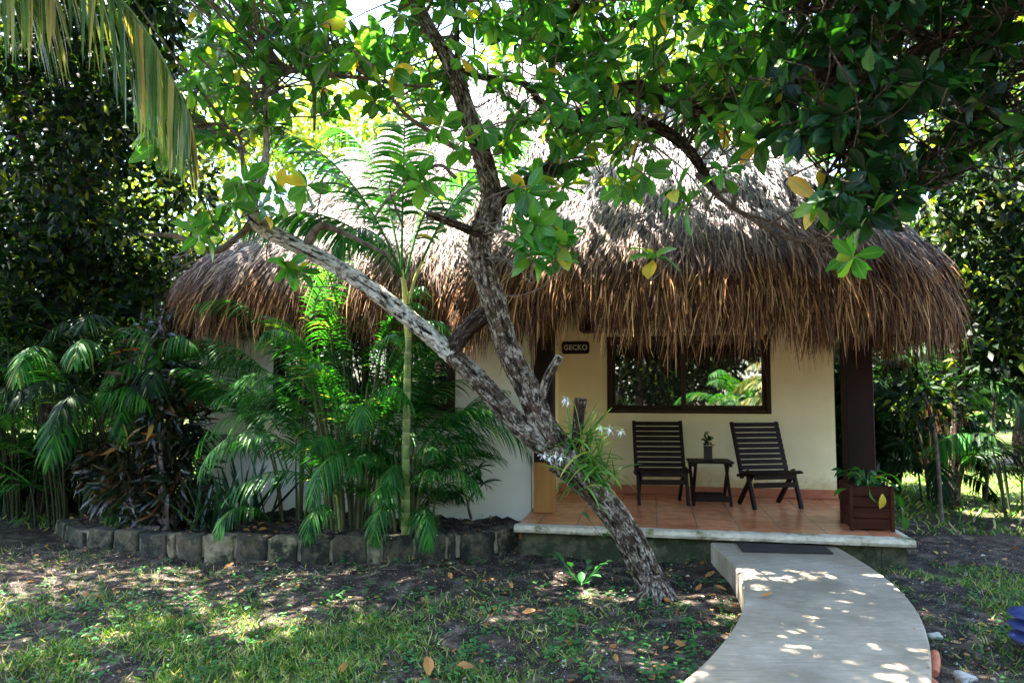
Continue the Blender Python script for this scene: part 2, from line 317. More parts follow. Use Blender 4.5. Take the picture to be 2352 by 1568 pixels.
def thatch_mat():
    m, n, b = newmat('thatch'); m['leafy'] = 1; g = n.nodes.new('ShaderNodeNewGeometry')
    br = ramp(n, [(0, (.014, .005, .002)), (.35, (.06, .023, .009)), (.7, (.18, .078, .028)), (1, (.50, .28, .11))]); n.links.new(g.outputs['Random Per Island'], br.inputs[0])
    gr = ramp(n, [(0, (.08, .07, .075)), (.4, (.28, .255, .27)), (1, (.66, .63, .66))]); n.links.new(g.outputs['Random Per Island'], gr.inputs[0])  # upper thatch: weathered grey, with sunlit paleness also put into the colour
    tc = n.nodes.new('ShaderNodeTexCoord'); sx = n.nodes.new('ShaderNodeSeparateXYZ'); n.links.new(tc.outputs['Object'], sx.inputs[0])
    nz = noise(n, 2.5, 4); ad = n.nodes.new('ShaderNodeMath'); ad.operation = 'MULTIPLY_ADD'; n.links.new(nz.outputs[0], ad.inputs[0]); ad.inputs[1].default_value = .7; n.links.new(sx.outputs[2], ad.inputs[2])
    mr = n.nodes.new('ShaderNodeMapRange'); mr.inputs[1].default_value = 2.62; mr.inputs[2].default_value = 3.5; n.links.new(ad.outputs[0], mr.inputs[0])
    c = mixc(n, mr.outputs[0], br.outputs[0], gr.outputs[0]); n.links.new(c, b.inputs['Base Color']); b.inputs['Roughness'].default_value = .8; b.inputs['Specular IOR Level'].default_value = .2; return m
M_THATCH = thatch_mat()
M_THBASE = surf('thatch_core', [(.3, (.02, .013, .009)), (.7, (.09, .065, .05))], 20, .95, .5)
def glass_mat():
    m, n, b = newmat('window_glass'); b.inputs['Base Color'].default_value = (.004, .004, .004, 1); b.inputs['Roughness'].default_value = .3; b.inputs['Specular IOR Level'].default_value = .2
    gl = n.nodes.new('ShaderNodeBsdfGlossy'); gl.inputs['Roughness'].default_value = 0.0; gl.inputs[0].default_value = (.9, .9, .9, 1)
    mx = n.nodes.new('ShaderNodeMixShader'); mx.inputs[0].default_value = .30; n.links.new(b.outputs[0], mx.inputs[1]); n.links.new(gl.outputs[0], mx.inputs[2]); n.links.new(mx.outputs[0], n.nodes['Material Output'].inputs[0]); return m
M_GLASS = glass_mat()
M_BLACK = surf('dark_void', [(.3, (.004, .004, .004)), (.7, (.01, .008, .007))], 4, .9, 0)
M_LETTER = surf('cream_paint', [(.3, (.6, .56, .48)), (.7, (.7, .66, .58))], 9, .6, 0)
M_MAT = surf('rubber_mat', [(.3, (.018, .012, .010)), (.7, (.05, .035, .03))], 120, .9, .6, 200, detail=2)
M_POT = surf('dark_pot', [(.3, (.008, .006, .006)), (.7, (.02, .016, .014))], 9, .4, .1)
M_WHITEF = surf('white_petal', [(.3, (.75, .75, .68)), (.7, (.85, .85, .8))], 9, .5, 0)
M_BLUE = surf('blue_plastic', [(.3, (.02, .028, .10)), (.7, (.035, .05, .16))], 9, .45, 0)
M_PIPE = surf('terracotta_pipe', [(.3, (.42, .10, .05)), (.7, (.60, .20, .10))], 14, .7, .3)
M_ROCK = surf('pale_rock', [(.3, (.34, .31, .27)), (.7, (.60, .57, .50))], 16, .9, .6)
M_PEB = leafmat('pebble', [(0, (.05, .042, .036)), (.5, (.16, .14, .12)), (1, (.6, .56, .5))], .85, 0)
M_FENCE = wood('red_brown_timber', (.25, .06, .02), (.5, .16, .06), .6)
M_FRAME = wood('window_frame_wood', (.020, .009, .006), (.055, .026, .016), .4)
M_CURT = surf('pink_curtain', [(.3, (.42, .22, .16)), (.7, (.62, .38, .28))], 3, .8, .2, 8, (8, 8, .4))

# ================================================================ setting
mb = MB(); nx, ny = 90, 90
gx = np.concatenate([-np.geomspace(120, 6.2, 20), np.linspace(-6, 6, 80), np.geomspace(6.2, 120, 20)]); gy = np.concatenate([-np.geomspace(60, .6, 14), np.linspace(-.4, 9, 80), np.geomspace(9.2, 200, 24)])
X, Y = np.meshgrid(gx, gy, indexing='ij')
def gh(x, y): return .018*np.sin(x*2.1+.4)*np.cos(y*1.7) + .012*np.sin(x*5.3+y*3.1) + .008*np.sin(x*11.0-y*9.0) - .012
Z = gh(X, Y); V = np.stack([X, Y, Z], -1).reshape(-1, 3); a = (np.arange(len(gx)-1)[:, None]*len(gy) + np.arange(len(gy)-1)).ravel()
mb.add(V, np.stack([a, a+len(gy), a+len(gy)+1, a+1], 1)); tag(mb.build('ground', M_SOIL, smooth=True), kind='structure')
# winding concrete path
PZ = .17
le = [(1632,1245),(1668,1277),(1692,1308),(1705,1342),(1708,1375),(1700,1410),(1672,1455),(1625,1510),(1560,1568),(1455,1660),(1250,1850),(900,2200)]
ri = [(1921,1253),(2000,1300),(2060,1345),(2100,1390),(2125,1440),(2138,1500),(2138,1568),(2125,1660),(2080,1850),(1950,2200)]
def resamp(p, n):
    q = spline(p, 8); s = np.concatenate([[0], np.cumsum(np.linalg.norm(np.diff(q, axis=0), axis=1))]); t = np.linspace(0, s[-1], n)
    return np.stack([np.interp(t, s, q[:, i]) for i in range(q.shape[1])], 1)
LE = resamp([G(*p, PZ) for p in le], 60); RI = resamp([G(*p, PZ) for p in ri], 60)
mb = MB(); K = 10; rows = []
for i in range(60):
    l, r = LE[i], RI[i]; dd = nrm(r-l); ring = [l*[1, 1, 0]+[0, 0, -.03], l-[0, 0, .012], l+dd*.012]+[l+(r-l)*t for t in np.linspace(.04, .96, K)]+[r-dd*.012, r-[0, 0, .012], r*[1, 1, 0]+[0, 0, -.03]]; rows.append(ring)
R_ = np.array(rows); m_ = R_.shape[1]; a = (np.arange(59)[:, None]*m_+np.arange(m_-1)).ravel()
mb.add(R_.reshape(-1, 3), np.stack([a, a+m_, a+m_+1, a+1], 1)); 
mb.add(R_[0], np.array([[0, 1, m_-2, m_-1]])); path = tag(mb.build('path', M_CONC), kind='structure')
# raised soil of the planting bed
wl_t = [(1185,1205),(1115,1216),(1040,1222),(900,1229),(750,1230),(600,1226),(480,1220),(400,1215),(300,1206),(200,1195),(150,1170)]
WALL = resamp([G(*p, .2) for p in wl_t], 80); WALL[:, 2] = np.interp(np.arange(80), [0, 45, 79], [.2, .185, .10])
bk = np.array([L2W(-1.60, -1.0, .2), L2W(-6.2, -1.0, .2)]); mb = MB(); rows = []
for i in range(80):
    t = i/79; b_ = bk[0]*(1-t)+bk[1]*t; f_ = WALL[i]
    rows.append([f_+(b_-f_)*s+np.array([0, 0, -.035+.03*math.sin(i*.5+s*7)*s+.012*rng.normal()]) for s in np.linspace(.04, 1, 8)])
R_ = np.array(rows); a = (np.arange(79)[:, None]*8+np.arange(7)).ravel(); mb.add(R_.reshape(-1, 3), np.stack([a, a+8, a+9, a+1], 1)); tag(mb.build('planting_bed_soil', M_SOIL, smooth=True), kind='structure')
# ================================================================ thatched cottage (cottage coordinates u, v, z under a turned root)
ct = empty('thatched_cottage', ORG, -TH); tag(ct, 'cream cottage under a shaggy thatched roof with a tiled porch', 'cottage')
CM = root_matrix(ct)
def cbuild(mb, name, mat, smooth=False, label=None, parent=None):
    o = mb.build(name, mat, parent or ct, smooth)
    if label: o['label'] = label
    return o
WV = -1.28; wz0 = .05; WT = 2.75
# window rectangles
wA = (-.95, .79, 1.13, 1.98); wB = (-4.29, -2.35, 1.16, 1.98)
def wall_holes(mb, u0, u1, v, th, z0, z1, hole):
    h = hole
    for a_, b_, c_, d_ in ((u0, h[0], z0, z1), (h[1], u1, z0, z1), (h[0], h[1], z0, h[2]), (h[0], h[1], h[3], z1)): box(mb, a_, b_, v, v+th, c_, d_)
mb = MB(); wall_holes(mb, -1.50, 1.425, 0, .14, .25, WT, wA); box(mb, -1.64, -1.50, WV+.16, .14, .0, WT); box(mb, 1.285, 1.425, .14, 4.0, 0, WT); cbuild(mb, 'porch_wall', M_CREAM)
mb = MB(); wall_holes(mb, -5.13, -1.60, WV, .14, 0, WT, wB); box(mb, -5.13, -4.99, WV+.14, 3.4, 0, WT); box(mb, -5.13, 1.425, 4.0, 4.14, 0, WT)
cbuild(mb, 'garden_wall', M_WHITE, label='white plastered wall behind the palms')
mb = MB(); box(mb, -1.50, 1.43, -.022, -.001, .252, .345, .003); cbuild(mb, 'skirting', M_TERRA)
# porch slab
mb = MB(); box(mb, -1.60, 1.45, -1.93, 0, .12, .249); cbuild(mb, 'porch_floor', M_TILE)
mb = MB(); box(mb, -1.57, 1.44, -1.90, -1.935+.06, -.1, .12); 
for u0 in np.arange(-1.57, 1.44, .15): box(mb, u0, min(u0+.149, 1.44), -1.955+rng.uniform(0, .008), -1.93, -.1, .188)
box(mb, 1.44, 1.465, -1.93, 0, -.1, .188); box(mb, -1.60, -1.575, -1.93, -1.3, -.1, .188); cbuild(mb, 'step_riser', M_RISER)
# rounded nosing
mb = MB(); prof = [(-1.935, .19), (-2.02, .19), (-2.045, .2), (-2.055, .222), (-2.045, .245), (-2.02, .2535), (-1.935, .2535)]
us = np.linspace(-1.62, 1.50, 60); rows = np.array([[(u_, p_[0]+rng.normal(0, .002), p_[1]+rng.normal(0, .0012)) for p_ in prof] for u_ in us]); a = (np.arange(59)[:, None]*7+np.arange(6)).ravel()
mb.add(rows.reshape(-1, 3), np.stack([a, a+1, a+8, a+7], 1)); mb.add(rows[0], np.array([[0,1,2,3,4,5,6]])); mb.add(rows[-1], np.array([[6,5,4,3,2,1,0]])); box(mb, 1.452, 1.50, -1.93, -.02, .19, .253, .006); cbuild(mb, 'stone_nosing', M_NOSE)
# posts and beams
mb = MB(); box(mb, -1.553, -1.37, WV-.13, WV+.05, .252, 2.6, .006); cbuild(mb, 'post', M_DWOOD, label='dark square post at the left end of the porch')
mb = MB(); box(mb, -1.556, -1.367, WV-.134, WV+.054, .2515, .72, .006); cbuild(mb, 'post_foot', M_POSTL, label='bare orange wood at the foot of the post')
mb = MB(); box(mb, 1.19, 1.41, -1.42, -1.22, .252, 2.6, .006); cbuild(mb, 'post', M_POST, label='red brown post behind the planter')
mb = MB(); box(mb, -2.0, 1.6, -1.42, -1.24, 2.3, 2.5, .01); cbuild(mb, 'beam', M_DWOOD); mb = MB(); box(mb, -1.22, -1.08, -.4, -.002, 2.02, 2.2, .005); cbuild(mb, 'beam_end', M_DWOOD)
def window(wr, v, split, cur=False):
    u0, u1, z0, z1 = wr; mb = MB()
    b_ = .05; y0, y1 = v-.012, v+.09
    box(mb, u0, u0+b_, y0, y1, z0, z1, .003); box(mb, u1-b_, u1, y0, y1, z0, z1, .003); box(mb, u0+b_, u1-b_, y0, y1, z0, z0+b_, .003); box(mb, u0+b_, u1-b_, y0, y1, z1-b_, z1, .003); box(mb, split-.024, split+.024, y0+.004, v+.032, z0+b_-.001, z1-b_+.001, .003)
    w_ = cbuild(mb, 'window', M_FRAME)
    mb = MB(); g = .036
    for a_, b2, dy in ((u0+b_+.002, split+.02, .05), (split-.02, u1-b_-.002, .02)):
        zz0, zz1 = z0+b_+.002, z1-b_-.002
        box(mb, a_, a_+g, v+dy, v+dy+.026, zz0, zz1, .002); box(mb, b2-g, b2, v+dy, v+dy+.026, zz0, zz1, .002); box(mb, a_+g, b2-g, v+dy, v+dy+.026, zz0, zz0+g, .002); box(mb, a_+g, b2-g, v+dy, v+dy+.026, zz1-g, zz1, .002)
    cbuild(mb, 'sash', M_FRAME, parent=w_)
    for a_, b2, dy in ((u0+b_+.032, split-.01, .064), (split+.01, u1-b_-.032, .034)):
        mb = MB(); box(mb, a_, b2, v+dy, v+dy+.006, z0+b_+.032, z1-b_-.032); cbuild(mb, 'glass', M_GLASS, parent=w_)
    return w_
window(wA, 0, -.12); wb = window(wB, WV, -3.30)
mb = MB(); n_ = 40; 
V = []; 
for i in range(n_): 
    u_ = -3.72+.34*i/(n_-1); 
    V += [(u_+.05, WV+.028+.008*math.sin(i*1.2), 1.93), (u_, WV+.028+.008*math.sin(i*1.2), 1.245)]
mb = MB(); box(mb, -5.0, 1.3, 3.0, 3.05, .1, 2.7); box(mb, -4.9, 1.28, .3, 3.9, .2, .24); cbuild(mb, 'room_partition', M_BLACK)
# ---- thatch
def rrect(hx, hy, r, n=96):
    """rounded rectangle points with outward normals"""
    r = min(r, hx, hy); pts = []; t = np.linspace(0, 2*math.pi, n, endpoint=False)
    per = []
    segs = [((hx-r, -hy+r), -90), ((hx-r, hy-r), 0), ((-hx+r, hy-r), 90), ((-hx+r, -hy+r), 180)]
    out = []; nn = []
    for (c, a0), nxt in zip(segs, segs[1:]+segs[:1]):
        for a_ in np.linspace(a0, a0+90, 10): ar = math.radians(a_); out.append((c[0]+r*math.cos(ar), c[1]+r*math.sin(ar))); nn.append((math.cos(ar), math.sin(ar)))
    out = np.array(out); nn = np.array(nn); out = np.vstack([out, out[:1]]); nn = np.vstack([nn, nn[:1]])
    s = np.concatenate([[0], np.cumsum(np.linalg.norm(np.diff(out, axis=0), axis=1))]); tt = np.linspace(0, s[-1], n, endpoint=False)
    return np.stack([np.interp(tt, s, out[:, 0]), np.interp(tt, s, out[:, 1])], 1), nrm(np.stack([np.interp(tt, s, nn[:, 0]), np.interp(tt, s, nn[:, 1])], 1)), s[-1]
def roof(cx, cy, hx, hy, r, ze, name, lab, dens, fr, vmax):
    hm = min(hx, hy); prof = [(0.0, ze), (0.0, ze+.10), (.05, ze+.28), (.16, ze+.48), (.34, ze+.70), (.6, ze+1.0), (1.0, ze+1.46), (1.5, ze+2.0), (hm-.02, ze+2.0+(hm-1.52)*1.12)]
    pin = np.array(prof); s = np.concatenate([[0], np.cumsum(np.linalg.norm(np.diff(pin, axis=0), axis=1))])
    def surfpt(q, sl):                        # q: index array along rim (float 0..1), sl arc from the eave
        ins = np.interp(sl, s, pin[:, 0]); z = np.interp(sl, s, pin[:, 1]); base, nn, _ = rrect(hx, hy, r, 256)
        k = (q*256) % 256; k0 = k.astype(int); f = (k-k0)[:, None]; b = base[k0]*(1-f)+base[(k0+1) % 256]*f; n2 = nrm(nn[k0]*(1-f)+nn[(k0+1) % 256]*f)
        sc = np.stack([np.clip(1-ins/hx, .0, 1), np.clip(1-ins/hy, .0, 1)], 1)
        p2 = np.sign(b)*np.maximum(np.abs(b)-ins[:, None]*np.abs(n2)*1.0, 0) if False else b*sc
        return np.column_stack([p2[:, 0]+cx, p2[:, 1]+cy, z]), n2
    # core
    mb = MB(); N = 128; sl = np.linspace(0, s[-1], 22); rows = []
    for q in sl:
        p_, n2 = surfpt(np.arange(N)/N, np.full(N, q)); rows.append(p_ - np.column_stack([n2*.07, np.zeros(N)]))
    inner, n2 = surfpt(np.arange(N)/N, np.zeros(N)); inner = inner-np.column_stack([n2*.5, np.full(N, -.25)]); rows = [inner]+rows
    R2 = np.array(rows); m2 = len(rows); a = []
    for i in range(m2-1):
        for j in range(N): a.append([i*N+j, i*N+(j+1) % N, (i+1)*N+(j+1) % N, (i+1)*N+j])
    mb.add(R2.reshape(-1, 3), np.array(a)); rf = cbuild(mb, 'roof', M_THBASE, True, lab)
    # strands
    mb = MB()
    def strands(q, sl_, ln, lift, wid, flat):
        p0, n2 = surfpt(q, sl_); ln = ln*(1-.35*np.exp(-((p0[:, 0]+1.06)/.25)**4)*(sl_ < .35)); p1, _ = surfpt(q, np.maximum(sl_-.08, 0)); d = p1-p0; low = sl_ < .1; d[low] = [0, 0, -1]; d = nrm(d)
        N = len(q); n3 = nrm(np.column_stack([n2, np.full(N, .0)])); side = np.cross(d, n3); side = nrm(side)
        nn = nrm(np.cross(side, d)); nn[nn @ np.array([0, 0, 1.0]) < -.2] *= -1
        c1 = np.sin(q*611+sl_*17)+np.sin(q*977-sl_*29+2)+np.sin(q*1531+sl_*41+np.sin(q*88)*3); c2_ = np.sin(q*433-sl_*23+1)+np.sin(q*1187+sl_*31)
        d = nrm(d + (rng.normal(0, .13, (N, 1))+.17*c1[:, None])*side + nn*(rng.normal(lift, .10, (N, 1))+.05*c2_[:, None])); ln = ln*(1+.22*c2_)
        keep = (p0[:, 1] < vmax) & ((c1+rng.normal(0, .7, N)) > -1.35); p0, d, nn, side, ln, wid = p0[keep], d[keep], nn[keep], side[keep], ln[keep], wid[keep]; N = len(p0)
        p0 = p0 + n3[keep]*rng.uniform(-.05, .05, (N, 1))
        g = np.array([0, 0, -1.0]); mid = p0 + d*ln[:, None]*.5; end = mid + nrm(d*.7 + g*.5 + rng.normal(0, .10, (N, 3)))*ln[:, None]*.5
        sw = side*wid[:, None]*.5; tw = nrm(side+rng.normal(0, .5, (N, 3)))*wid[:, None]*.5
        V = np.stack([p0-sw, p0+sw, mid-tw, mid+tw, end-tw*.25, end+tw*.25], 1); b0 = np.arange(N)[:, None]*6
        F = np.concatenate([b0+np.array([[0, 1, 3, 2]]), b0+np.array([[2, 3, 5, 4]])]); mb.add(V.reshape(-1, 3), F)
    n1 = int(dens)
    q = rng.uniform(0, 1, n1); sl_ = rng.uniform(.0, s[-1]*.99, n1)**1.0; strands(q, sl_, rng.uniform(.10, .30, n1), .16, rng.uniform(.005, .014, n1), False)
    n1 = int(dens*.9); q = rng.uniform(0, 1, n1); sl_ = rng.uniform(0.0, .95, n1); strands(q, sl_, rng.uniform(.20, .42, n1), .07, rng.uniform(.006, .013, n1), False)
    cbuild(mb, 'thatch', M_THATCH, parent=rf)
    mb = MB(); n1 = int(fr); q = rng.uniform(0, 1, n1); cl = .06*np.sin(q*190)+.04*np.sin(q*431+1); sl_ = rng.uniform(0, .12, n1); 
    px_, _ = surfpt(q, sl_); sh = 1-.72*np.exp(-((px_[:, 0]+1.06)/.27)**4); strands(q, sl_, (rng.uniform(.16, .42, n1)+cl)*sh, -.02, rng.uniform(.006, .013, n1), True)
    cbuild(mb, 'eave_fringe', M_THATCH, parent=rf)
roof(-.17, .35, 2.14, 2.82, 1.05, 2.07, 'a', 'large rounded thatch over the porch', 60000, 11000, 1.0)
roof(-2.15, .95, 3.30, 2.9, .9, 2.14, 'b', 'left thatch behind the palms', 48000, 8000, 1.4)
# ================================================================ porch things (cottage frame -> world)
def c2w(u, v, z): return L2W(u, v, z)
mb = MB(); box(mb, -.15, .15, -.012, .0, -.065, .065, 0)
sg = empty('name_sign', c2w(-1.30, -.001, 1.86), -TH); tag(sg, 'small dark rounded wooden sign reading GECKO on the porch wall', 'sign')
mb = MB(); n_ = 8; pts = []
for cx_, cz_, a0 in ((.125, .04, 0), (-.125, .04, 90), (-.125, -.04, 180), (.125, -.04, 270)):
    for a_ in np.linspace(a0, a0+90, 6): pts.append((cx_+.03*math.cos(math.radians(a_)), cz_+.03*math.sin(math.radians(a_))))
pf = np.array([(x, -.02, z) for x, z in pts]); pb = np.array([(x, 0, z) for x, z in pts]); k = len(pts)
mb.add(np.vstack([pf, pb]), np.array([[i, (i+1) % k, k+(i+1) % k, k+i] for i in range(k)])); mb.f.append(np.array([list(range(k-1, -1, -1))])); mb.build('board', M_DWOOD, sg)
tx = bpy.data.curves.new('t', 'FONT'); tx.body = 'GECKO'; tx.size = .082; tx.align_x = 'CENTER'; tx.align_y = 'CENTER'; tx.extrude = .002; tx.offset = .0012; tx.space_character = 1.06
to = bpy.data.objects.new('t', tx); COL.objects.link(to); bpy.context.view_layer.update()
me = bpy.data.meshes.new_from_object(to.evaluated_get(bpy.context.evaluated_depsgraph_get())); bpy.data.objects.remove(to); me.materials.clear(); me.materials.append(M_LETTER)
lt = bpy.data.objects.new('lettering', me); COL.objects.link(lt); lt.parent = sg; lt.rotation_euler = (math.pi/2, 0, 0); lt.location = (0, -.0225, 0); lt.scale = (.92, 1, 1)
def lounge(u, v, rz, lab):
    r = empty('slatted_chair', c2w(u, v, .25), rz); tag(r, lab, 'chair', 'slatted porch chairs')
    W = .26
    top = np.array([0, .19, .81]); bot = np.array([0, -.02, .27])
    mb = MB()
    for sx in (-1, 1): mb = MB(); bar(mb, top+[sx*(W-.018), 0, 0], bot+[sx*(W-.018), 0, 0], .036, .028, (0, 1, 0)); mb.build('back_rail', M_DWOOD, r)
    mb = MB(); d = bot-top; nS = 10
    for i in range(nS):
        c = top + d*((i+.5)/nS*.95)+np.array([0, -.022, 0]); tn = nrm(np.cross(d, [1, 0, 0]))
        bar(mb, c+[-W+.003, 0, 0], c+[W-.003, 0, 0], .043, .014, up=tuple(tn))
    mb.build('back_slats', M_DWOOD, r)
    mb = MB()
    for i in range(6): 
        t = i/5; c = np.array([0, -.23+.26*t, .345-.05*t]); bar(mb, c+[-W-.004, 0, 0], c+[W+.012, 0, 0], .05, .018, up=(0, -.2, 1)) if i == 0 else bar(mb, c+[-W+.04, 0, 0], c+[W-.04, 0, 0], .048, .016, up=(0, -.2, 1))
    mb.build('seat', M_DWOOD, r)
    mb = MB(); bar(mb, (-W+.04, -.22, .315), (W-.04, -.22, .315), .075, .016, (0, 1, 0)); bar(mb, (-W+.04, -.205, .222), (W-.04, -.205, .222), .05, .016, (0, 1, 0)); mb.build('front_apron', M_DWOOD, r)
    for sx in (-1, 1):
        mb = MB(); bar(mb, (sx*(W-.02), -.12, .36), (sx*(W-.02), -.26, 0), .03, .045, (0, 1, 0)); mb.build('leg', M_DWOOD, r)
        mb = MB(); bar(mb, (sx*(W-.05), -.19, .35), (sx*(W-.05), .12, 0), .03, .045, (0, 1, 0)); mb.build('leg', M_DWOOD, r)
        mb = MB(); bar(mb, (sx*(W-.018), -.24, .345), (sx*(W-.018), .05, .29), .028, .05, (1, 0, 0)); mb.build('seat_rail', M_DWOOD, r)
    return r
lounge(-.39, -.50, -TH+math.radians(7), 'dark slatted chair between the leaning tree trunk and the small table')
lounge(.625, -.52, -TH+math.radians(20), 'dark slatted chair on the planter side of the small table, turned a little')
tr = empty('side_table', c2w(.10, -.55, .25), -TH+math.radians(4)); tag(tr, 'small dark folding table with crossed legs between the two porch chairs', 'table')
mb = MB()
for i in range(5): box(mb, -.21, .21, -.18+i*.073, -.18+i*.073+.067, .415, .435, .003)
box(mb, -.195, -.17, -.17, .17, .385, .4145, .002); box(mb, .17, .195, -.17, .17, .385, .4145, .002); mb.build('tabletop', M_DWOOD, tr)
for sy in (-1, 1):
    for a_, b_ in ((-.185, -.12), (.185, .12)):
        pass
for sx in (-1, 1):
    mb = MB(); bar(mb, (sx*.155, -.15, .41), (sx*.155, .15, 0), .022, .03, (1, 0, 0)); mb.build('leg', M_DWOOD, tr)
    mb = MB(); bar(mb, (sx*.18, .15, .41), (sx*.18, -.15, 0), .022, .03, (1, 0, 0)); mb.build('leg', M_DWOOD, tr)
mb = MB(); box(mb, -.168, .168, -.15, -.125, .04, .10, .003); mb.build('stretcher', M_DWOOD, tr); mb = MB(); box(mb, -.14, .14, .12, .145, .04, .10, .003); mb.build('stretcher', M_DWOOD, tr)
pr = empty('potted_plant', c2w(.085, -.57, .6862), -TH); tag(pr, 'little leafy plant in a dark square pot on the small table', 'plant')
mb = MB(); box(mb, -.04, .04, -.04, .04, 0, .135, .004); box(mb, -.044, .044, -.044, .044, .125, .14, .003); mb.build('pot', M_POT, pr)
LT4 = leaf_t(.6, 4, .15, .2, .5); mb = MB(); n_ = 46; dd = rdir(n_); dd[:, 2] = np.abs(dd[:, 2])*.9+.1; hh = rng.uniform(0, 1, n_)
pos = np.column_stack([rng.normal(0, .02, n_)*(1.3-hh), rng.normal(0, .02, n_)*(1.3-hh), .14+hh*.13]); scatter(mb, LT4, pos, dd, rdir(n_), rng.uniform(.03, .055, n_)); 
tube(mb, [(0, 0, .1), (.004, 0, .2), (0, .003, .28)], [.006, .004, .002], 5); mb.build('foliage', M_LEAFD, pr)
# planter box
pl = empty('planter_box', c2w(1.285, -1.56, .2535), -TH); tag(pl, 'square reddish wooden planter box on the porch corner in front of the post', 'planter')
mb = MB(); 
for k_ in range(4): 
    z0 = .012+k_*.087
    box(mb, -.15, .15, -.15, -.132, z0, z0+.083, .004); box(mb, -.15, -.132, -.131, .131, z0, z0+.083, .004); box(mb, .132, .15, -.131, .131, z0, z0+.083, .004); box(mb, -.15, .15, .132, .15, z0, z0+.083, .004)
mb.build('side_boards', M_PLANT, pl)
for sx in (-1, 1):
    for sy in (-1, 1): mb = MB(); box(mb, sx*.154-.014, sx*.154+.014, sy*.154-.014, sy*.154+.014, 0, .365, .003); mb.build('corner_post', M_PLANT, pl)
mb = MB(); box(mb, -.13, .13, -.13, .13, .3, .33); mb.build('soil', M_SOIL, pl)
def leafy(root, pos, dirs, sizes, T, mat, name='foliage', stems=None, ups=None, label=None):
    mb = MB(); n_ = len(pos); scatter(mb, T, np.array(pos), np.array(dirs), ups if ups is not None else np.tile([0, 0, 1.0], (n_, 1))+rng.normal(0, .35, (n_, 3)), np.array(sizes))
    if stems:
        for a_, b_ in stems: tube(mb, [a_, (np.array(a_)+b_)/2+[0, 0, .03], b_], [.004, .003, .0025], 4, 3)
    o = mb.build(name, mat, root); 
    if label: o['label'] = label
    return o
tp = empty('trailing_plant', c2w(1.285, -1.56, .56), -TH); tag(tp, 'broad-leaved plant trailing out of the wooden planter box, one leaf yellow', 'plant')
pos, dr, sz, stm = [], [], [], []
for i in range(44):
    a_ = random.uniform(0, 6.28); R2_ = random.uniform(.03, .19); q = np.array([R2_*math.cos(a_), R2_*math.sin(a_), random.uniform(.03, .20)-R2_*.25]); pos.append(q); dr.append((math.cos(a_), math.sin(a_), random.uniform(-1.1, .2))); sz.append(random.uniform(.07, .125)); stm.append(((0, 0, .02), q))
for q, d_, s_ in (((-.17, -.1, .02), (-1, -.2, -.3), .14), ((.18, -.05, .14), (.7, -.2, -.6), .15), ((.22, -.1, -.02), (.2, -.1, -1), .12), ((.235, -.1, -.11), (.25, -.1, -1), .12), ((.25, -.1, -.19), (.25, -.1, -1), .12), ((-.02, -.18, .02), (.2, -.3, -1), .12)): pos.append(np.array(q)); dr.append(d_); sz.append(s_); stm.append(((0, 0, .05), np.array(q)))
leafy(tp, pos, dr, sz, leaf_t(.5, 5, .2, .25, .5), M_LEAF, 'foliage', stm)
mb = MB(); scatter(mb, leaf_t(.5, 5, .2, .2, .5), np.array([(.07, -.20, -.0)]), np.array([(-.12, -.22, -1.0)]), np.array([(.35, -1.0, 0.1)]), np.array([.13])); mb.build('yellow_leaf', leafmat('yellow_leaf', [(0, (.52, .36, .03)), (1, (.52, .36, .03))], .4, .2, (1.2, 1.1, .5), .4), tp)
# door mat
m4 = [G(1690, 1247, PZ), G(1885, 1250, PZ), G(1914, 1273, PZ), G(1706, 1268, PZ)]
mb = MB(); c_ = np.mean(m4, 0); Vt = np.array([q+[0, 0, .014] for q in m4]+[q+[0, 0, .003] for q in m4]); mb.add(Vt, np.array([[3, 2, 1, 0], [0, 1, 5, 4], [1, 2, 6, 5], [2, 3, 7, 6], [3, 0, 4, 7]])); 
dm = mb.build('door_mat', M_MAT, loc=c_); tag(dm, 'flat dark brown mat on the path at the porch step', 'mat')
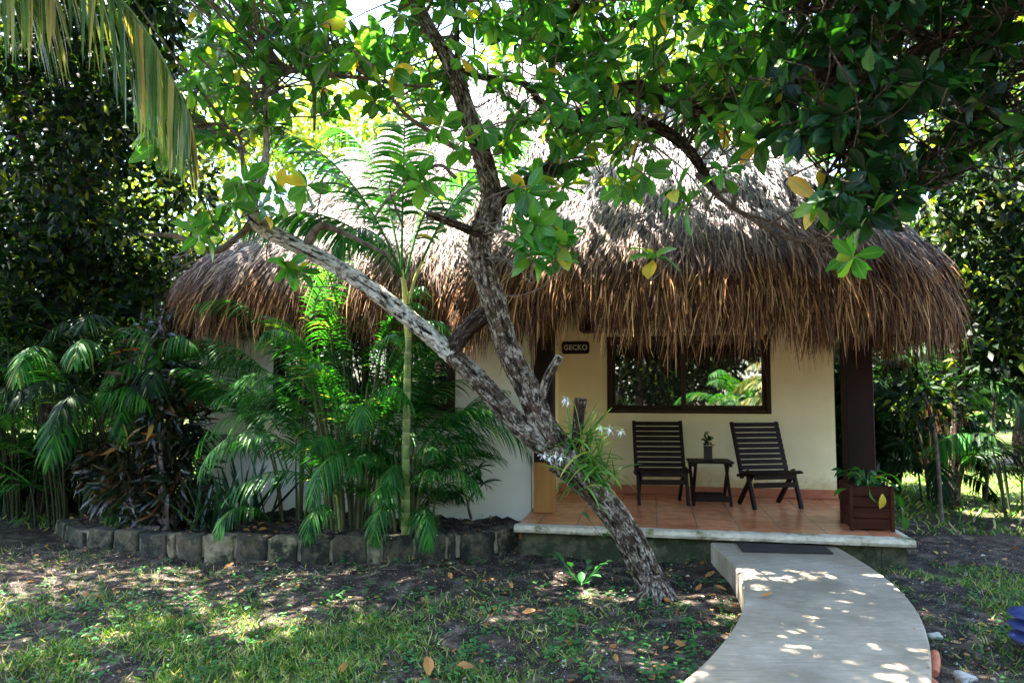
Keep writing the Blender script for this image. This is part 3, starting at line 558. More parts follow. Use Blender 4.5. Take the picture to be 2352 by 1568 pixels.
# ================================================================ stone edging of the bed
sw = empty('stone_edging', WALL[30]*[1, 1, 0]); tag(sw, 'low mossy stone wall holding up the planting bed', 'wall')
i = 0; tq = 0.0; seg = np.concatenate([[0], np.cumsum(np.linalg.norm(np.diff(WALL, axis=0), axis=1))]); Ltot = seg[-1]
def wat(s_): return np.array([np.interp(s_, seg, WALL[:, j]) for j in range(3)])
import bmesh
while tq < Ltot-.1:
    ln = random.choice([.10, .26, .34, .44, .30]); ln = min(ln, Ltot-tq); a_, b_ = wat(tq), wat(tq+ln); cc = (a_+b_)/2; d_ = Vector((*(b_-a_)[:2], 0)); ang = math.atan2(d_.y, d_.x); hgt = cc[2]+random.uniform(-.018, .012)
    bm = bmesh.new(); bmesh.ops.create_cube(bm, size=1); bmesh.ops.scale(bm, vec=(ln-random.uniform(.008, .04), .14, hgt+.06), verts=bm.verts); bmesh.ops.bevel(bm, geom=list(bm.edges), offset=.008, segments=1, affect='EDGES')
    bmesh.ops.subdivide_edges(bm, edges=[e for e in bm.edges if e.calc_length() > .05], cuts=4, use_grid_fill=True)
    for q in bm.verts: q.co += Vector(rng.normal(0, .0025, 3)) + Vector((.004*math.sin(q.co.z*40+i), .008*math.sin(q.co.x*30+i*2+q.co.z*20), 0))
    bmesh.ops.transform(bm, matrix=Matrix.Translation((cc[0], cc[1], (hgt-.06)/2)) @ Matrix.Rotation(ang, 4, 'Z') @ Matrix.Rotation(random.uniform(-.03, .03), 4, 'Y'), verts=bm.verts)
    me = bpy.data.meshes.new('stone'); bm.to_mesh(me); bm.free(); me.materials.append(M_STONEL if (ln < .15 or tq < .25 or random.random() < .15) else M_STONE); me.polygons.foreach_set('use_smooth', [True]*len(me.polygons))
    o = bpy.data.objects.new('stone', me); COL.objects.link(o); o.parent = sw; o.matrix_parent_inverse = root_matrix(sw).inverted(); tq += ln; i += 1
mb = MB()
for k_ in range(79):
    a_, b_ = WALL[k_], WALL[k_+1]; n2 = nrm(np.array([-(b_-a_)[1], (b_-a_)[0], 0])); 
    mb.add([a_*[1,1,0]-n2*.066*1, b_*[1,1,0]-n2*.066, b_-n2*.066-[0,0,.02], a_-n2*.066-[0,0,.02], a_*[1,1,0]+n2*.045, b_*[1,1,0]+n2*.045, b_+n2*.045-[0,0,.02], a_+n2*.045-[0,0,.02]], [[0,1,2,3],[5,4,7,6],[3,2,6,7]])
part(mb, 'mortar', M_MORTAR, sw)
# ================================================================ main leaning tree
def pxs(L, d0=4.9, k=1.0): return [P(q[0], q[1], (q[3] if len(q) > 3 else d0)) for q in L], [k*q[2]/FP*(q[3] if len(q) > 3 else d0) for q in L]
tree = empty('leaning_tree', G(1495, 1368, 0)); tag(tree, 'leaning tree with lichen-spotted forked trunk in front of the porch', 'tree')
TR = [  # px, py, radius px, depth
 ('m', [(1515,1385,58,5.0),(1502,1350,52,5.0),(1472,1285,49,4.98),(1432,1215,49,4.95),(1385,1150,50,4.93),(1335,1095,56,4.9),(1292,1050,62,4.9)]),
 ('m', [(1310,1068,42),(1262,1035,34),(1200,985,29),(1140,920,29),(1085,860,28),(1035,812,27)]),
 ('l', [(1040,816,27),(985,768,26),(915,712,25),(850,662,24),(790,622,23),(720,582,22),(655,552,22),(610,528,22),(583,498,22,4.88),(577,460,22,4.86),(592,420,19,4.84),(606,385,14,4.82),(612,330,10,4.8),(610,270,9,4.8),(612,220,8,4.8),(632,172,7,4.8)]),
 ('m', [(1300,1060,40),(1275,1015,34),(1245,965,31),(1215,900,31),(1185,845,31),(1158,780,32),(1142,725,33),(1128,672,33,4.92),(1112,620,34,4.95),(1103,575,34,4.96),(1108,530,32,4.97),(1122,488,32,4.97),(1128,445,28,4.96),(1118,395,26,4.94),(1100,335,24,4.9),(1078,270,22,4.86),(1055,200,20,4.82),(1030,140,19,4.8),(1000,90,17,4.78),(968,35,16,4.76),(935,-40,15,4.75),(900,-160,12,4.75),(880,-300,8,4.8)]),
 ('d', [(1035,815,24),(1050,785,23),(1078,752,23,4.93),(1110,725,24,4.96),(1142,710,22,4.98)]),
 ('m', [(1232,955,20),(1245,905,15,4.88),(1262,860,14,4.85),(1286,818,13,4.83)]),
 ('s', [(1312,1050,22),(1325,1000,16,4.86),(1330,955,15,4.84),(1334,915,17,4.83)]),
 ('d', [(1115,510,26,5.0),(1150,455,24,5.02),(1205,425,22,5.05),(1250,400,22,5.08),(1285,362,24,5.1),(1320,322,22,5.12),(1375,288,20,5.15),(1435,276,19,5.18),(1500,290,17,5.2),(1560,325,15,5.2),(1600,370,13,5.2),(1640,440,9,5.2)]),
 ('d', [(1285,368,20,5.1),(1305,300,18,5.05),(1350,252,20,5.0),(1400,222,21,4.98),(1460,206,22,4.95),(1520,218,22,4.93),(1580,246,20,4.9),(1640,262,16,4.88),(1720,258,12,4.86),(1820,230,9,4.8),(1930,200,6,4.75)]),
 ('d', [(1440,276,18,5.15),(1410,220,17,5.1),(1380,165,16,5.05),(1355,120,15,5.0),(1310,85,14,4.98),(1293,62,14,4.97),(1312,25,13,4.95),(1345,-15,12,4.95),(1400,-90,10,4.9),(1450,-220,8,4.9)]),
 ('d', [(1300,300,14,5.1),(1260,260,9,5.12),(1200,190,8,5.15),(1120,180,8,5.2),(1060,160,7,5.2),(1050,110,7,5.2),(1048,50,6,5.2),(1030,-40,5,5.2)]),
 ('d', [(1105,540,12),(1060,520,11,4.85),(1020,505,10,4.8),(980,490,9,4.78)]),
 ('t', [(632,172,7,4.8),(690,162,6,4.78),(760,172,5,4.76),(850,182,5,4.74),(930,196,4,4.7),(990,200,3,4.68)]),
 ('t', [(690,164,5,4.78),(718,190,5,4.78),(722,240,4,4.78),(722,300,3,4.78)]),
 ('t', [(1110,355,8,4.9),(1060,345,7,4.85),(1000,310,6,4.8),(930,262,5,4.75),(880,200,4,4.7),(800,150,3,4.7)]),
 ('t', [(590,420,8,4.84),(560,390,6,4.8),(555,340,5,4.78),(545,310,4,4.75),(500,285,3,4.7),(440,290,3,4.7)]),
 ('t', [(590,505,11,4.9),(555,535,9,4.88),(500,575,9,4.85),(450,560,7,4.8),(400,542,6,4.78),(320,538,3,4.7)]),
 ('t', [(700,572,12,4.9),(735,520,10,4.88),(790,535,7,4.88),(840,560,6,4.86),(900,590,4,4.85)]),
 ('t', [(1048,410,5,4.9),(1000,380,4,4.85),(900,450,4,4.8),(860,500,3,4.8)]),
 ('t', [(1600,400,8,5.2),(1660,460,6,5.1),(1720,500,5,5.0),(1790,540,4,4.95),(1880,560,3,4.9),(1960,575,3,4.9)]),
 ('t', [(1640,440,6,5.1),(1690,440,5,5.0),(1690,480,4,5.0),(1810,530,4,4.95),(1850,610,3,4.9)]),
 ('t', [(1075,250,8,4.9),(1040,210,6,4.85),(1045,170,4,4.8),(1090,130,3,4.75)]),
 ('t', [(1460,210,8,4.9),(1468,260,5,4.85),(1470,310,4,4.82)]),
 ('t', [(1310,70,8,4.97),(1270,75,5,4.9),(1220,95,4,4.85),(1180,125,3,4.8)]),
]
mbs = {k_: MB() for k_ in 'mldts'}; nodes = []
RK = [.62, .74, .74, .86, .8, .78, .8, .82, .85, .85]
for i_, (k_, L) in enumerate(TR):
    p_, r_ = pxs(L, k=RK[i_] if i_ < 10 else .9); big = max(r_) > .05
    c_ = tube(mbs[k_], p_, r_, 26 if big else (14 if max(r_) > .03 else 8), 14 if big else 6, .09 if big else .06, cap=True); 
    nodes += [(q, min(r_)) for q in c_[::3]]
# root flare
for a_ in range(7):
    an = a_*.9; b0 = G(1508, 1372, 0); e = b0+np.array([math.cos(an)*.14, math.sin(an)*.13, -.03]); tube(mbs['m'], [b0+[-.01, 0, .13], b0+[math.cos(an)*.06, math.sin(an)*.06, .05], e], [.045, .04, .02], 10, 5, .08)
part(mbs['m'], 'trunk', M_BARK, tree, True); part(mbs['l'], 'limb', M_BARKL, tree, True, 'pale lichen-covered left limb'); part(mbs['d'], 'limb', M_BARKD, tree, True, 'dark arching upper limbs')
NOD = np.array([q for q, r_ in nodes if q[2] > 2.2])
T_ALL = [leaf_t(.50, 6, .10, .22, .60, .05), leaf_t(.56, 6, .18, .10, .62, -.06), leaf_t(.40, 6, .12, .35, .55, .08), leaf_t(.44, 6, .24, .05, .58, .10), leaf_t(.36, 6, .10, .55, .52, -.08)]
T_BROAD = leaf_t(.50, 6, .10, .22, .60, .05); T_BROAD2 = leaf_t(.62, 6, .16, .12, .62, -.05)
def clusters(cs, mbl, mbt=None, nl=(5, 9), size=(.12, .19), axis=None, nodes=None):
    P_, D_, U_, S_ = [], [], [], []; 
    for c in cs:
        ax = nrm(np.array([rng.normal(0, .45), rng.normal(0, .45), rng.uniform(-.4, 1.0)])) if axis is None else nrm(np.array(axis)+rng.normal(0, .25, 3))
        n_ = rng.integers(*nl); a0 = rng.uniform(0, 6.28); x = nrm(np.cross(ax, [.3, .9, .1])); y = np.cross(ax, x)
        for i in range(n_):
            an = a0+i*2.4; rad = math.cos(an)*x+math.sin(an)*y; d = rad*rng.uniform(.7, 1.1)+ax*rng.uniform(-.1, .7)+np.array([0, 0, -.35*rng.random()]); 
            P_.append(c+rad*.008+ax*rng.uniform(-.03, .02)); D_.append(d+rng.normal(0, .22, 3)); U_.append(ax+np.array([0, 0, .5])+rng.normal(0, .25, 3)); S_.append(rng.uniform(*size))
        if mbt is not None:
            nd = nodes[np.argmin(np.linalg.norm(nodes-c, axis=1)+rng.uniform(0, .5, len(nodes)))]; st = c-ax*.16; mid = (nd+st)/2+rng.normal(0, .07, 3)
            ln = np.linalg.norm(nd-c); tube(mbt, [nd, mid, st, c], [.005+.004*min(ln, 1.5), .0055, .0045, .0035], 5, 4)
    P_ = np.array(P_); h = len(P_)//2; D_ = np.array(D_); U_ = np.array(U_); S_ = np.array(S_); sel = rng.random(len(P_)) < .5
    kk = rng.integers(0, 5, len(P_))
    for q_, T in enumerate(T_ALL): scatter(mbl, T, P_[kk == q_], D_[kk == q_], U_[kk == q_], S_[kk == q_])
crown = MB(); near = MB()
hand = [(945,395,4.2),(925,380,4.25),(965,420,4.2),(1265,262,4.4),(1285,175,4.5),(1230,520,4.35),(1200,545,4.3),(1255,490,4.4),(1280,560,4.4),(1190,480,4.45),(1230,590,4.35),(1270,600,4.4),(1300,540,4.4),(1210,440,4.4),(1245,450,4.5),(1290,430,4.7),(1215,590,4.3),
        (1578,470,4.3),(1545,440,4.4),(1660,400,4.3),(1500,585,4.3),(1480,400,4.7),(1430,420,4.8),(1350,330,4.7),(360,330,4.3),(340,300,4.3),(395,350,4.4),(420,300,4.5),(380,290,4.4),(700,95,4.4),(650,80,4.4),(590,130,4.5),(760,130,4.4),(860,140,4.4),(830,120,4.3),(900,160,4.4),(520,100,4.5),(470,160,4.5),(540,200,4.5),(610,150,4.6),(430,200,4.6),(730,60,4.3),
        (1060,330,4.5),(1110,300,4.5),(1010,290,4.6),(990,240,4.6),(1060,130,4.4),(880,90,4.4),(945,110,4.4),(1200,90,4.4),(1150,60,4.4),(1390,110,4.5),(1500,40,4.3),(1520,20,4.3),(1640,110,4.3),(1650,140,4.3),(1750,190,4.2),(1760,310,4.2),(1740,330,4.3),(1700,250,4.4),(1880,460,3.9),(1905,440,3.9),(1930,470,3.9),(660,610,4.6),(690,620,4.6),(560,420,4.6),(640,440,4.6),(700,430,4.6),(480,510,4.6),(460,540,4.7),(530,470,4.6),(600,480,4.8),(1960,590,4.6)]
cs = [P(*q) for q in hand]; hs = MB(); clusters(cs, near, mbs['t'], (7, 12), (.12, .205), nodes=NOD)
cs = []
while len(cs) < 620:                                    # the rest of the crown seen in the frame
    x = rng.uniform(360, 2000); y = rng.uniform(-150, 420); lim = 300 + 60*math.sin(x/190) if x < 1150 else 370 + 60*math.sin(x/150)
    if y > lim or (1250 > x > 780 and y > 60 and rng.random() < .3) or (x < 440 and y < 200) or (555 < x < 720 and 130 < y and rng.random() < .75) or (990 < x < 1130 and rng.random() < .5) or (780 < x < 900 and y < 80): continue
    cs.append(P(x, y, rng.uniform(4.3, 6.4)))
clusters(cs, crown, mbs['t'], (6, 11), (.08, .18), nodes=NOD)
cs = []
while len(cs) < 740:                                    # crown above the frame, it shades the garden
    q = np.array([rng.uniform(-2.8, 4.0), rng.uniform(1.6, 7.6), rng.uniform(4.1, 6.2)])
    dpt = (q-CAM) @ FW
    if 784-FP*((q-CAM) @ UP)/dpt > -60: continue
    if ((q[0]-.4)/3.4)**2+((q[1]-4.6)/3.2)**2 > 1: continue
    if math.sin(q[0]*2.3+1)+math.sin(q[1]*2.9+q[0]) > 1.75: continue
    cs.append(q)
clusters(cs, crown, mbs['t'], (6, 10), (.14, .22), nodes=NOD)
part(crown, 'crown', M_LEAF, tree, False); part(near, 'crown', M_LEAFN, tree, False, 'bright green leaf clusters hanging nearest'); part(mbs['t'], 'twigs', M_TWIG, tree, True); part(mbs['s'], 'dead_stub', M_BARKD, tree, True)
# orchid on the trunk
orc = empty('orchid', P(1345, 1075, 4.84)); tag(orc, 'spider orchid tuft with strap leaves and white flowers growing on the leaning trunk', 'plant')
mb = MB()
def strap(mb, b, d, L, wd, droop, n=6):
    d = nrm(np.array(d, float)); p = [np.array(b, float)]
    for i in range(n): d = nrm(d+np.array([0, 0, -droop/n])); p.append(p[-1]+d*L/n)
    p = np.array(p); T = nrm(np.gradient(p, axis=0)); sd_ = nrm(np.cross(T, [0, 0, 1.0]+rng.normal(0, .4, 3))); up = np.cross(sd_, T); w_ = wd*np.sin(np.linspace(.5, np.pi, n+1))**.6; w_[-1] = .0006
    V = np.stack([p-sd_*w_[:, None]/2+up*w_[:, None]*.15, p, p+sd_*w_[:, None]/2+up*w_[:, None]*.15], 1); F = []
    for i in range(n):
        for j in range(2): a = i*3+j; F.append([a, a+1, a+4, a+3])
    mb.add(V.reshape(-1, 3), F, np.tile([[0, .5], [.5, .5], [1, .5]], (n+1, 1)))
for i in range(190):
    x, y = random.choice([(1335, 1040), (1350, 1080), (1370, 1060), (1340, 1000), (1330, 1090), (1375, 1095)]); b_ = P(x+random.gauss(0, 14), y+random.gauss(0, 14), 4.84+random.uniform(-.04, .03))
    a_ = random.uniform(-.9, 3.9); strap(mb, b_, (math.cos(a_)*.9, random.uniform(-.7, .3), math.sin(a_)*.9+.35), random.uniform(.12, .30), random.uniform(.012, .021), random.uniform(.3, 1.6))
part(mb, 'leaves', leafmat('orchid_leaf', [(0, (.03, .10, .015)), (.6, (.08, .22, .03)), (.95, (.20, .32, .05)), (1, (.45, .35, .08))], .4, .3), orc)
for x, y in ((1297, 915), (1305, 922), (1400, 985), (1425, 990), (1380, 980), (1262, 1052), (1275, 1045), (1250, 1045), (1288, 1050)):
    mb = MB(); c_ = P(x, y, 4.74)
    for k_ in range(6): a_ = k_*1.05+random.random(); strap(mb, c_, (math.cos(a_), -.4, math.sin(a_)), random.uniform(.035, .06), .006, 1.2, 4)
    strap(mb, c_, (0, -.5, -1), .025, .02, .2, 3); part(mb, 'flower', M_WHITEF, orc)
mb = MB(); 
for x, y in ((1300, 917), (1400, 988), (1425, 990), (1265, 1048)): tube(mb, [P(1345, 1060, 4.82), P((x+1345)/2, y+10 if y > 1000 else min(y+20, 990), 4.76), P(x, y-8, 4.75), P(x, y, 4.74)], [.003, .0025, .002, .0015], 5)
part(mb, 'flower_stalks', M_RACHIS, orc)
# ================================================================ palms
def frond(mbl, mbr, base, az, el, L, arch, nl=34, ll=.32, wd=.018, droop=.5, start=.16, ang=.9, vee=.25, twist=0, rr=.008, seg=5):
    """one pinnate frond; leaflets go in mbl, rachis in mbr"""
    n = 14; p = [np.array(base, float)]; e = el
    for i in range(n):
        e -= arch/n*(.4+1.2*i/n); d = np.array([math.cos(az)*math.cos(e), math.sin(az)*math.cos(e), math.sin(e)]); p.append(p[-1]+d*L/n)
    p = np.array(p); tube(mbr, p, np.linspace(rr, .0012, n+1), 5, 1, sm=False); T = nrm(np.gradient(p, axis=0)); S0 = np.array([-math.sin(az), math.cos(az), 0]); 
    ts = np.linspace(start, .995, nl)
    for s_ in (-1, 1):
        t = np.clip(ts+rng.normal(0, .004, nl), 0, 1)*n; k = np.minimum(t.astype(int), n-1); f = (t-k)[:, None]; b = p[k]*(1-f)+p[k+1]*f; tt = nrm(T[k]*(1-f)+T[k+1]*f)
        up = nrm(np.cross(tt, -S0)); up[up[:, 2] < 0] *= 1; sd_ = S0*math.cos(twist)+up*math.sin(twist)
        u = (ts-start)/(1-start); an = ang*(1-.55*u)+rng.normal(0, .05, nl); d = nrm(s_*sd_*np.sin(an)[:, None]+tt*np.cos(an)[:, None]+up*(vee+rng.normal(0, .08, (nl, 1))))
        ln = ll*np.sin(np.clip(.25+u*2.75, 0, 3.0))**.55*rng.uniform(.88, 1.08, nl); ln = np.where(u > .85, ln*.8, ln)
        pts = [b]; dd = d.copy()
        for i in range(seg): dd = nrm(dd+np.array([0, 0, -droop/seg])*(1+i*.35)); pts.append(pts[-1]+dd*(ln/seg)[:, None])
        pts = np.stack(pts, 1); Tn = nrm(np.gradient(pts, axis=1)); sw_ = nrm(np.cross(Tn, up[:, None, :]+rng.normal(0, .15, (nl, 1, 3)))); w_ = wd*np.array([.5, 1, .95, .75, .45, .06])[:seg+1] if seg == 5 else wd*np.array([.6, 1, .7, .08])
        V = np.stack([pts-sw_*w_[None, :, None]/2, pts+sw_*w_[None, :, None]/2], 2)         # nl, seg+1, 2, 3
        b0 = (np.arange(nl)*(seg+1)*2)[:, None, None]; kk = np.arange(seg)[None, :, None]*2; F = (b0+kk+np.array([0, 1, 3, 2])[None, None, :]).reshape(-1, 4)
        mbl.add(V.reshape(-1, 3), F)
    return p
M_STEM = surf('palm_clump_stem', [(.3, (.05, .06, .02)), (.7, (.14, .13, .05))], 12, .6, .2)
M_DSTEM = surf('dark_palm_stem', [(.3, (.012, .018, .006)), (.7, (.035, .045, .014))], 8, .6, 0)
def palm(name, root_xy, z0, fr, label, mat=M_PALM, group=None, stems=(), smat=None, cat='palm', each=True):
    r = empty(name, (root_xy[0], root_xy[1], z0)); tag(r, label, cat, group)
    allL = MB()
    for kw in fr:
        ml, mr = (MB() if each else allL), None; mr = ml
        frond(ml, mr, **kw)
        if each: part(ml, 'frond', mat, r)
    if not each: part(allL, 'crown', mat, r)
    for p_, rad in stems: 
        m_ = MB(); tube(m_, p_, rad, 10, 4, .02); part(m_, 'stem', smat or M_RACHIS, r, True)
    return r
def D(px, py, d): return P(px, py, d)
# areca clumps in the bed
def clump(cx, cy, d, n, seed, lab, hmin, hmax, L=(.8, 1.2), mat=M_PALM, spread=.12, nl=36, ll=.28, z=.18, group='feathery palms in the bed', azr=(0, 6.28), wd=.016, each=True, name='areca_palm', archr=(1.2, 2.2), tilt=(.5, 1.35)):
    random.seed(seed); fr = []; st = []
    for i in range(n):
        a_ = random.uniform(*azr); r_ = random.uniform(0, spread); h = random.uniform(hmin, hmax); bx, by = cx+r_*math.cos(a_), cy+r_*math.sin(a_); tx_, ty_ = bx+math.cos(a_)*h*.18, by+math.sin(a_)*h*.18
        st.append(((bx, by), (tx_, ty_), h)); el = random.uniform(*tilt)
        fr.append(dict(base=(tx_, ty_, z+h), az=a_+random.uniform(-.4, .4), el=el, L=random.uniform(*L), arch=random.uniform(*archr), nl=nl, ll=ll*random.uniform(.85, 1.1), wd=wd, droop=random.uniform(.2, .75), start=.2, twist=random.uniform(-.4, .4)))
    stems = [([(a_[0], a_[1], z-.05), ((a_[0]*.6+b_[0]*.4), (a_[1]*.6+b_[1]*.4), z+h*.5), (b_[0], b_[1], z+h)], [.014, .011, .008]) for a_, b_, h in st[::2]]
    return palm(name, (cx, cy), z, fr, lab, mat, group, stems, smat=M_STEM if each else M_DSTEM, each=each)
g1 = G(805, 1205, .2); g2 = G(935, 1210, .2); g3 = G(690, 1190, .2); g4 = G(1040, 1200, .2)
clump(g1[0], g1[1]+.1, 6.2, 48, 11, 'dense feathery palm clump in the middle of the bed before the window', .10, 1.55, (.7, 1.15), nl=30, wd=.0135, spread=.32, ll=.30, tilt=(.7, 1.45), archr=(.9, 1.9))
clump(g2[0], g2[1]+.12, 6.2, 50, 12, 'feathery palm clump round the foot of the ringed green palm stem', .05, .85, (.5, .9), ll=.26, nl=26, wd=.013, spread=.24, tilt=(.4, 1.4), archr=(1., 2.1))
clump(g3[0]-.1, g3[1]+.25, 6.6, 12, 13, 'feathery palm with long fronds arching left over the dark shrub', .4, 1.8, (.9, 1.4), ll=.31, nl=34, wd=.014, spread=.2, tilt=(.8, 1.45), archr=(.9, 1.9))
gt = G(800, 1190, .2); clump(gt[0], gt[1]+.2, 6.4, 22, 14, 'tallest feathery palm clump reaching up to the left eave', 1.2, 2.1, (.9, 1.4), nl=34, wd=.016, spread=.25, ll=.34, tilt=(.8, 1.5), archr=(.8, 1.7))
# specific long fronds as in the photograph
palm('areca_palm', (g1[0]+.2, g1[1]+.3), .2, [
 dict(base=D(760,1120,6.3), az=math.radians(160), el=1.35, L=2.2, arch=1.9, nl=38, ll=.36, wd=.015, droop=.8, start=.35),
 dict(base=D(800,1120,6.35), az=math.radians(120), el=1.45, L=2.0, arch=1.1, nl=36, ll=.36, wd=.015, droop=.6, start=.35),
 dict(base=D(780,1100,6.2), az=math.radians(200), el=1.25, L=1.6, arch=2.6, nl=34, ll=.34, wd=.015, droop=.8, start=.3),
 dict(base=D(860,1120,6.3), az=math.radians(60), el=1.35, L=2.0, arch=1.0, nl=34, ll=.34, wd=.015, droop=.6, start=.4),
 dict(base=D(900,1110,6.2), az=math.radians(20), el=1.25, L=1.5, arch=2.2, nl=34, ll=.32, wd=.015, droop=.75, start=.3),
 dict(base=D(940,1110,6.2), az=math.radians(-10), el=1.2, L=1.45, arch=2.5, nl=34, ll=.32, wd=.015, droop=.8, start=.3),
 dict(base=D(960,1080,6.2), az=math.radians(5), el=1.2, L=1.35, arch=2.1, nl=34, ll=.32, wd=.015, droop=.8, start=.3),
 dict(base=D(770,1200,6.1), az=math.radians(262), el=1.0, L=.75, arch=2.6, nl=26, ll=.24, wd=.013, droop=.6, start=.2),
 dict(base=D(930,1205,6.05), az=math.radians(255), el=1.1, L=.85, arch=2.9, nl=28, ll=.26, wd=.013, droop=.6, start=.2),
 dict(base=D(960,1205,6.05), az=math.radians(285), el=1.0, L=.8, arch=2.8, nl=28, ll=.24, wd=.013, droop=.6, start=.2),
 dict(base=D(620,1195,6.2), az=math.radians(240), el=.9, L=.7, arch=2.4, nl=26, ll=.24, wd=.013, droop=.6, start=.2),
 dict(base=D(790,1000,6.3), az=math.radians(105), el=1.4, L=2.2, arch=1.3, nl=40, ll=.36, wd=.015, droop=.8, start=.3),
 dict(base=D(740,1000,6.3), az=math.radians(150), el=1.3, L=2.0, arch=1.7, nl=40, ll=.36, wd=.015, droop=.8, start=.3),
 dict(base=D(830,1000,6.3), az=math.radians(45), el=1.35, L=1.9, arch=1.6, nl=40, ll=.34, wd=.015, droop=.9, start=.3),
 dict(base=D(680,980,6.5), az=math.radians(170), el=1.2, L=1.9, arch=2.0, nl=40, ll=.34, wd=.015, droop=1.0, start=.3),
 dict(base=D(740,1130,6.2), az=math.radians(185), el=1.1, L=1.3, arch=2.2, nl=30, ll=.30, wd=.014, droop=.75, start=.3),
 dict(base=D(730,1120,6.1), az=math.radians(230), el=1.2, L=1.4, arch=2.5, nl=30, ll=.30, wd=.014, droop=.75, start=.3),
 dict(base=D(850,1150,6.0), az=math.radians(255), el=1.2, L=1.3, arch=2.7, nl=30, ll=.30, wd=.014, droop=.75, start=.3),
 dict(base=D(660,1110,6.6), az=math.radians(175), el=1.3, L=2.1, arch=2.1, nl=36, ll=.34, wd=.015, droop=1.0, start=.4),
], 'tall feathery palm with long arching fronds reaching up before the lower thatch', M_PALM, 'feathery palms in the bed', [([D(780,1215,6.3), D(775,1150,6.3), D(768,1100,6.3)], [.02, .016, .012]), ([D(860,1215,6.3), D(865,1150,6.3), D(868,1100,6.3)], [.02, .016, .012]), ([D(925,1215,6.25), D(930,1150,6.2), D(935,1100,6.2)], [.02, .016, .012])])
# ringed green palm
rp = empty('ringed_palm', G(932, 1240, .2)); tag(rp, 'slender palm with ringed green stem rising beside the left limb of the tree', 'palm')
def ring_mat():
    m, n, b = newmat('ringed_stem'); tc = n.nodes.new('ShaderNodeTexCoord'); sx = n.nodes.new('ShaderNodeSeparateXYZ'); n.links.new(tc.outputs['UV'], sx.inputs[0])
    ml = n.nodes.new('ShaderNodeMath'); ml.operation = 'MULTIPLY'; n.links.new(sx.outputs[0], ml.inputs[0]); ml.inputs[1].default_value = 9; fr_ = n.nodes.new('ShaderNodeMath'); fr_.operation = 'FRACT'; n.links.new(ml.outputs[0], fr_.inputs[0])
    r = ramp(n, [(0, (.34, .34, .20)), (.07, (.30, .30, .16)), (.10, (.10, .17, .035)), (.6, (.15, .23, .05)), (1, (.24, .30, .09))]); n.links.new(fr_.outputs[0], r.inputs[0]); t = noise(n, 25, 4); r2 = ramp(n, [(.3, (.6, .6, .6)), (.7, (1.15, 1.1, 1))]); n.links.new(t.outputs[0], r2.inputs[0])
    n.links.new(mixc(n, 1.0, r.outputs[0], r2.outputs[0], 'MULTIPLY'), b.inputs['Base Color']); b.inputs['Roughness'].default_value = .45; return m
M_RING = ring_mat(); M_SHAFT = surf('crown_shaft', [(.3, (.30, .34, .07)), (.7, (.50, .44, .12))], 5, .45, .1, 10, (1, 1, .2))
mb = MB(); tube(mb, [G(932, 1240, .15), D(932,1100,5.95), D(935,900,5.95), D(938,770,5.95)], [.036, .034, .031, .028], 16, 8, .01); part(mb, 'trunk', M_RING, rp, True)
mb = MB(); tube(mb, [D(938,775,5.95), D(934,720,5.95), D(930,670,5.95), D(922,620,5.95)], [.030, .034, .024, .014], 12, 6); tube(mb, [D(936,720,5.95), D(950,650,5.95), D(970,600,5.95)], [.02, .016, .011], 8, 6); part(mb, 'crown_shaft', M_SHAFT, rp, True)
for kw in (dict(base=D(922,630,5.95), az=math.radians(95), el=1.5, L=2.3, arch=.5, nl=46, ll=.42, wd=.034, droop=.6, start=.22, ang=1.0),
           dict(base=D(922,630,5.95), az=math.radians(170), el=1.2, L=2.0, arch=1.0, nl=46, ll=.46, wd=.034, droop=.5, start=.2, ang=1.0),
           dict(base=D(965,610,5.95), az=math.radians(15), el=1.2, L=1.5, arch=.7, nl=42, ll=.40, wd=.034, droop=.5, start=.18, ang=.9),
           dict(base=D(925,640,5.95), az=math.radians(240), el=1.1, L=1.1, arch=2.7, nl=40, ll=.32, wd=.02, droop=1.2, start=.2),
           dict(base=D(925,640,5.95), az=math.radians(190), el=1.0, L=1.5, arch=1.8, nl=42, ll=.40, wd=.034, droop=.9, start=.2),
           dict(base=D(930,640,5.95), az=math.radians(60), el=1.3, L=1.9, arch=1.3, nl=42, ll=.40, wd=.034, droop=.8, start=.2),
           dict(base=D(925,640,5.95), az=math.radians(130), el=1.3, L=2.4, arch=1.1, nl=48, ll=.45, wd=.034, droop=.7, start=.2)):
    ml = MB(); frond(ml, ml, rr=.012, **kw); part(ml, 'frond', M_PALM, rp)
# coconut frond top left, its palm stands outside the picture on the left
cp = empty('coconut_palm', (-3.6, 3.2, 0)); tag(cp, 'palm with yellow-edged hanging fronds in the top left corner', 'palm')
mb = MB(); tube(mb, [(-3.6, 3.2, -.1), (-3.55, 3.3, 2), (-3.3, 3.6, 4.3)], [.16, .13, .10], 12, 6, .04); part(mb, 'trunk', M_BARKL, cp, True)
def path_frond(pts, nl, ll, wd, mat, root, droop=2.2, side=(0, 1, 0), spread=.45):
    mb = MB(); p = spline(pts, 8); tube(mb, p, np.linspace(.016, .003, len(p)), 6, 1, sm=False); T = nrm(np.gradient(p, axis=0)); n = len(p)-1
    for s_ in (-1, 1):
        for i in range(nl):
            t = (.05+.94*i/nl)*n; k = min(int(t), n-1); b = p[k]*(1-(t-k))+p[k+1]*(t-k); d = nrm(np.array(side)*s_*spread+T[k]*.55+np.array([0, 0, -.7])+rng.normal(0, .06, 3)); L = ll*math.sin(min(.5+2.45*i/nl, 3.0))**.6*random.uniform(.85, 1.1); strap(mb, b, d, L, wd, droop*.5, 6)
    return part(mb, 'frond', mat, root)
path_frond([P(-120, -260, 3.9), P(80, -190, 3.85), P(250, -30, 3.8), P(340, 80, 3.8), P(400, 190, 3.8), P(440, 275, 3.8)], 72, .72, .018, M_PALMY, cp)
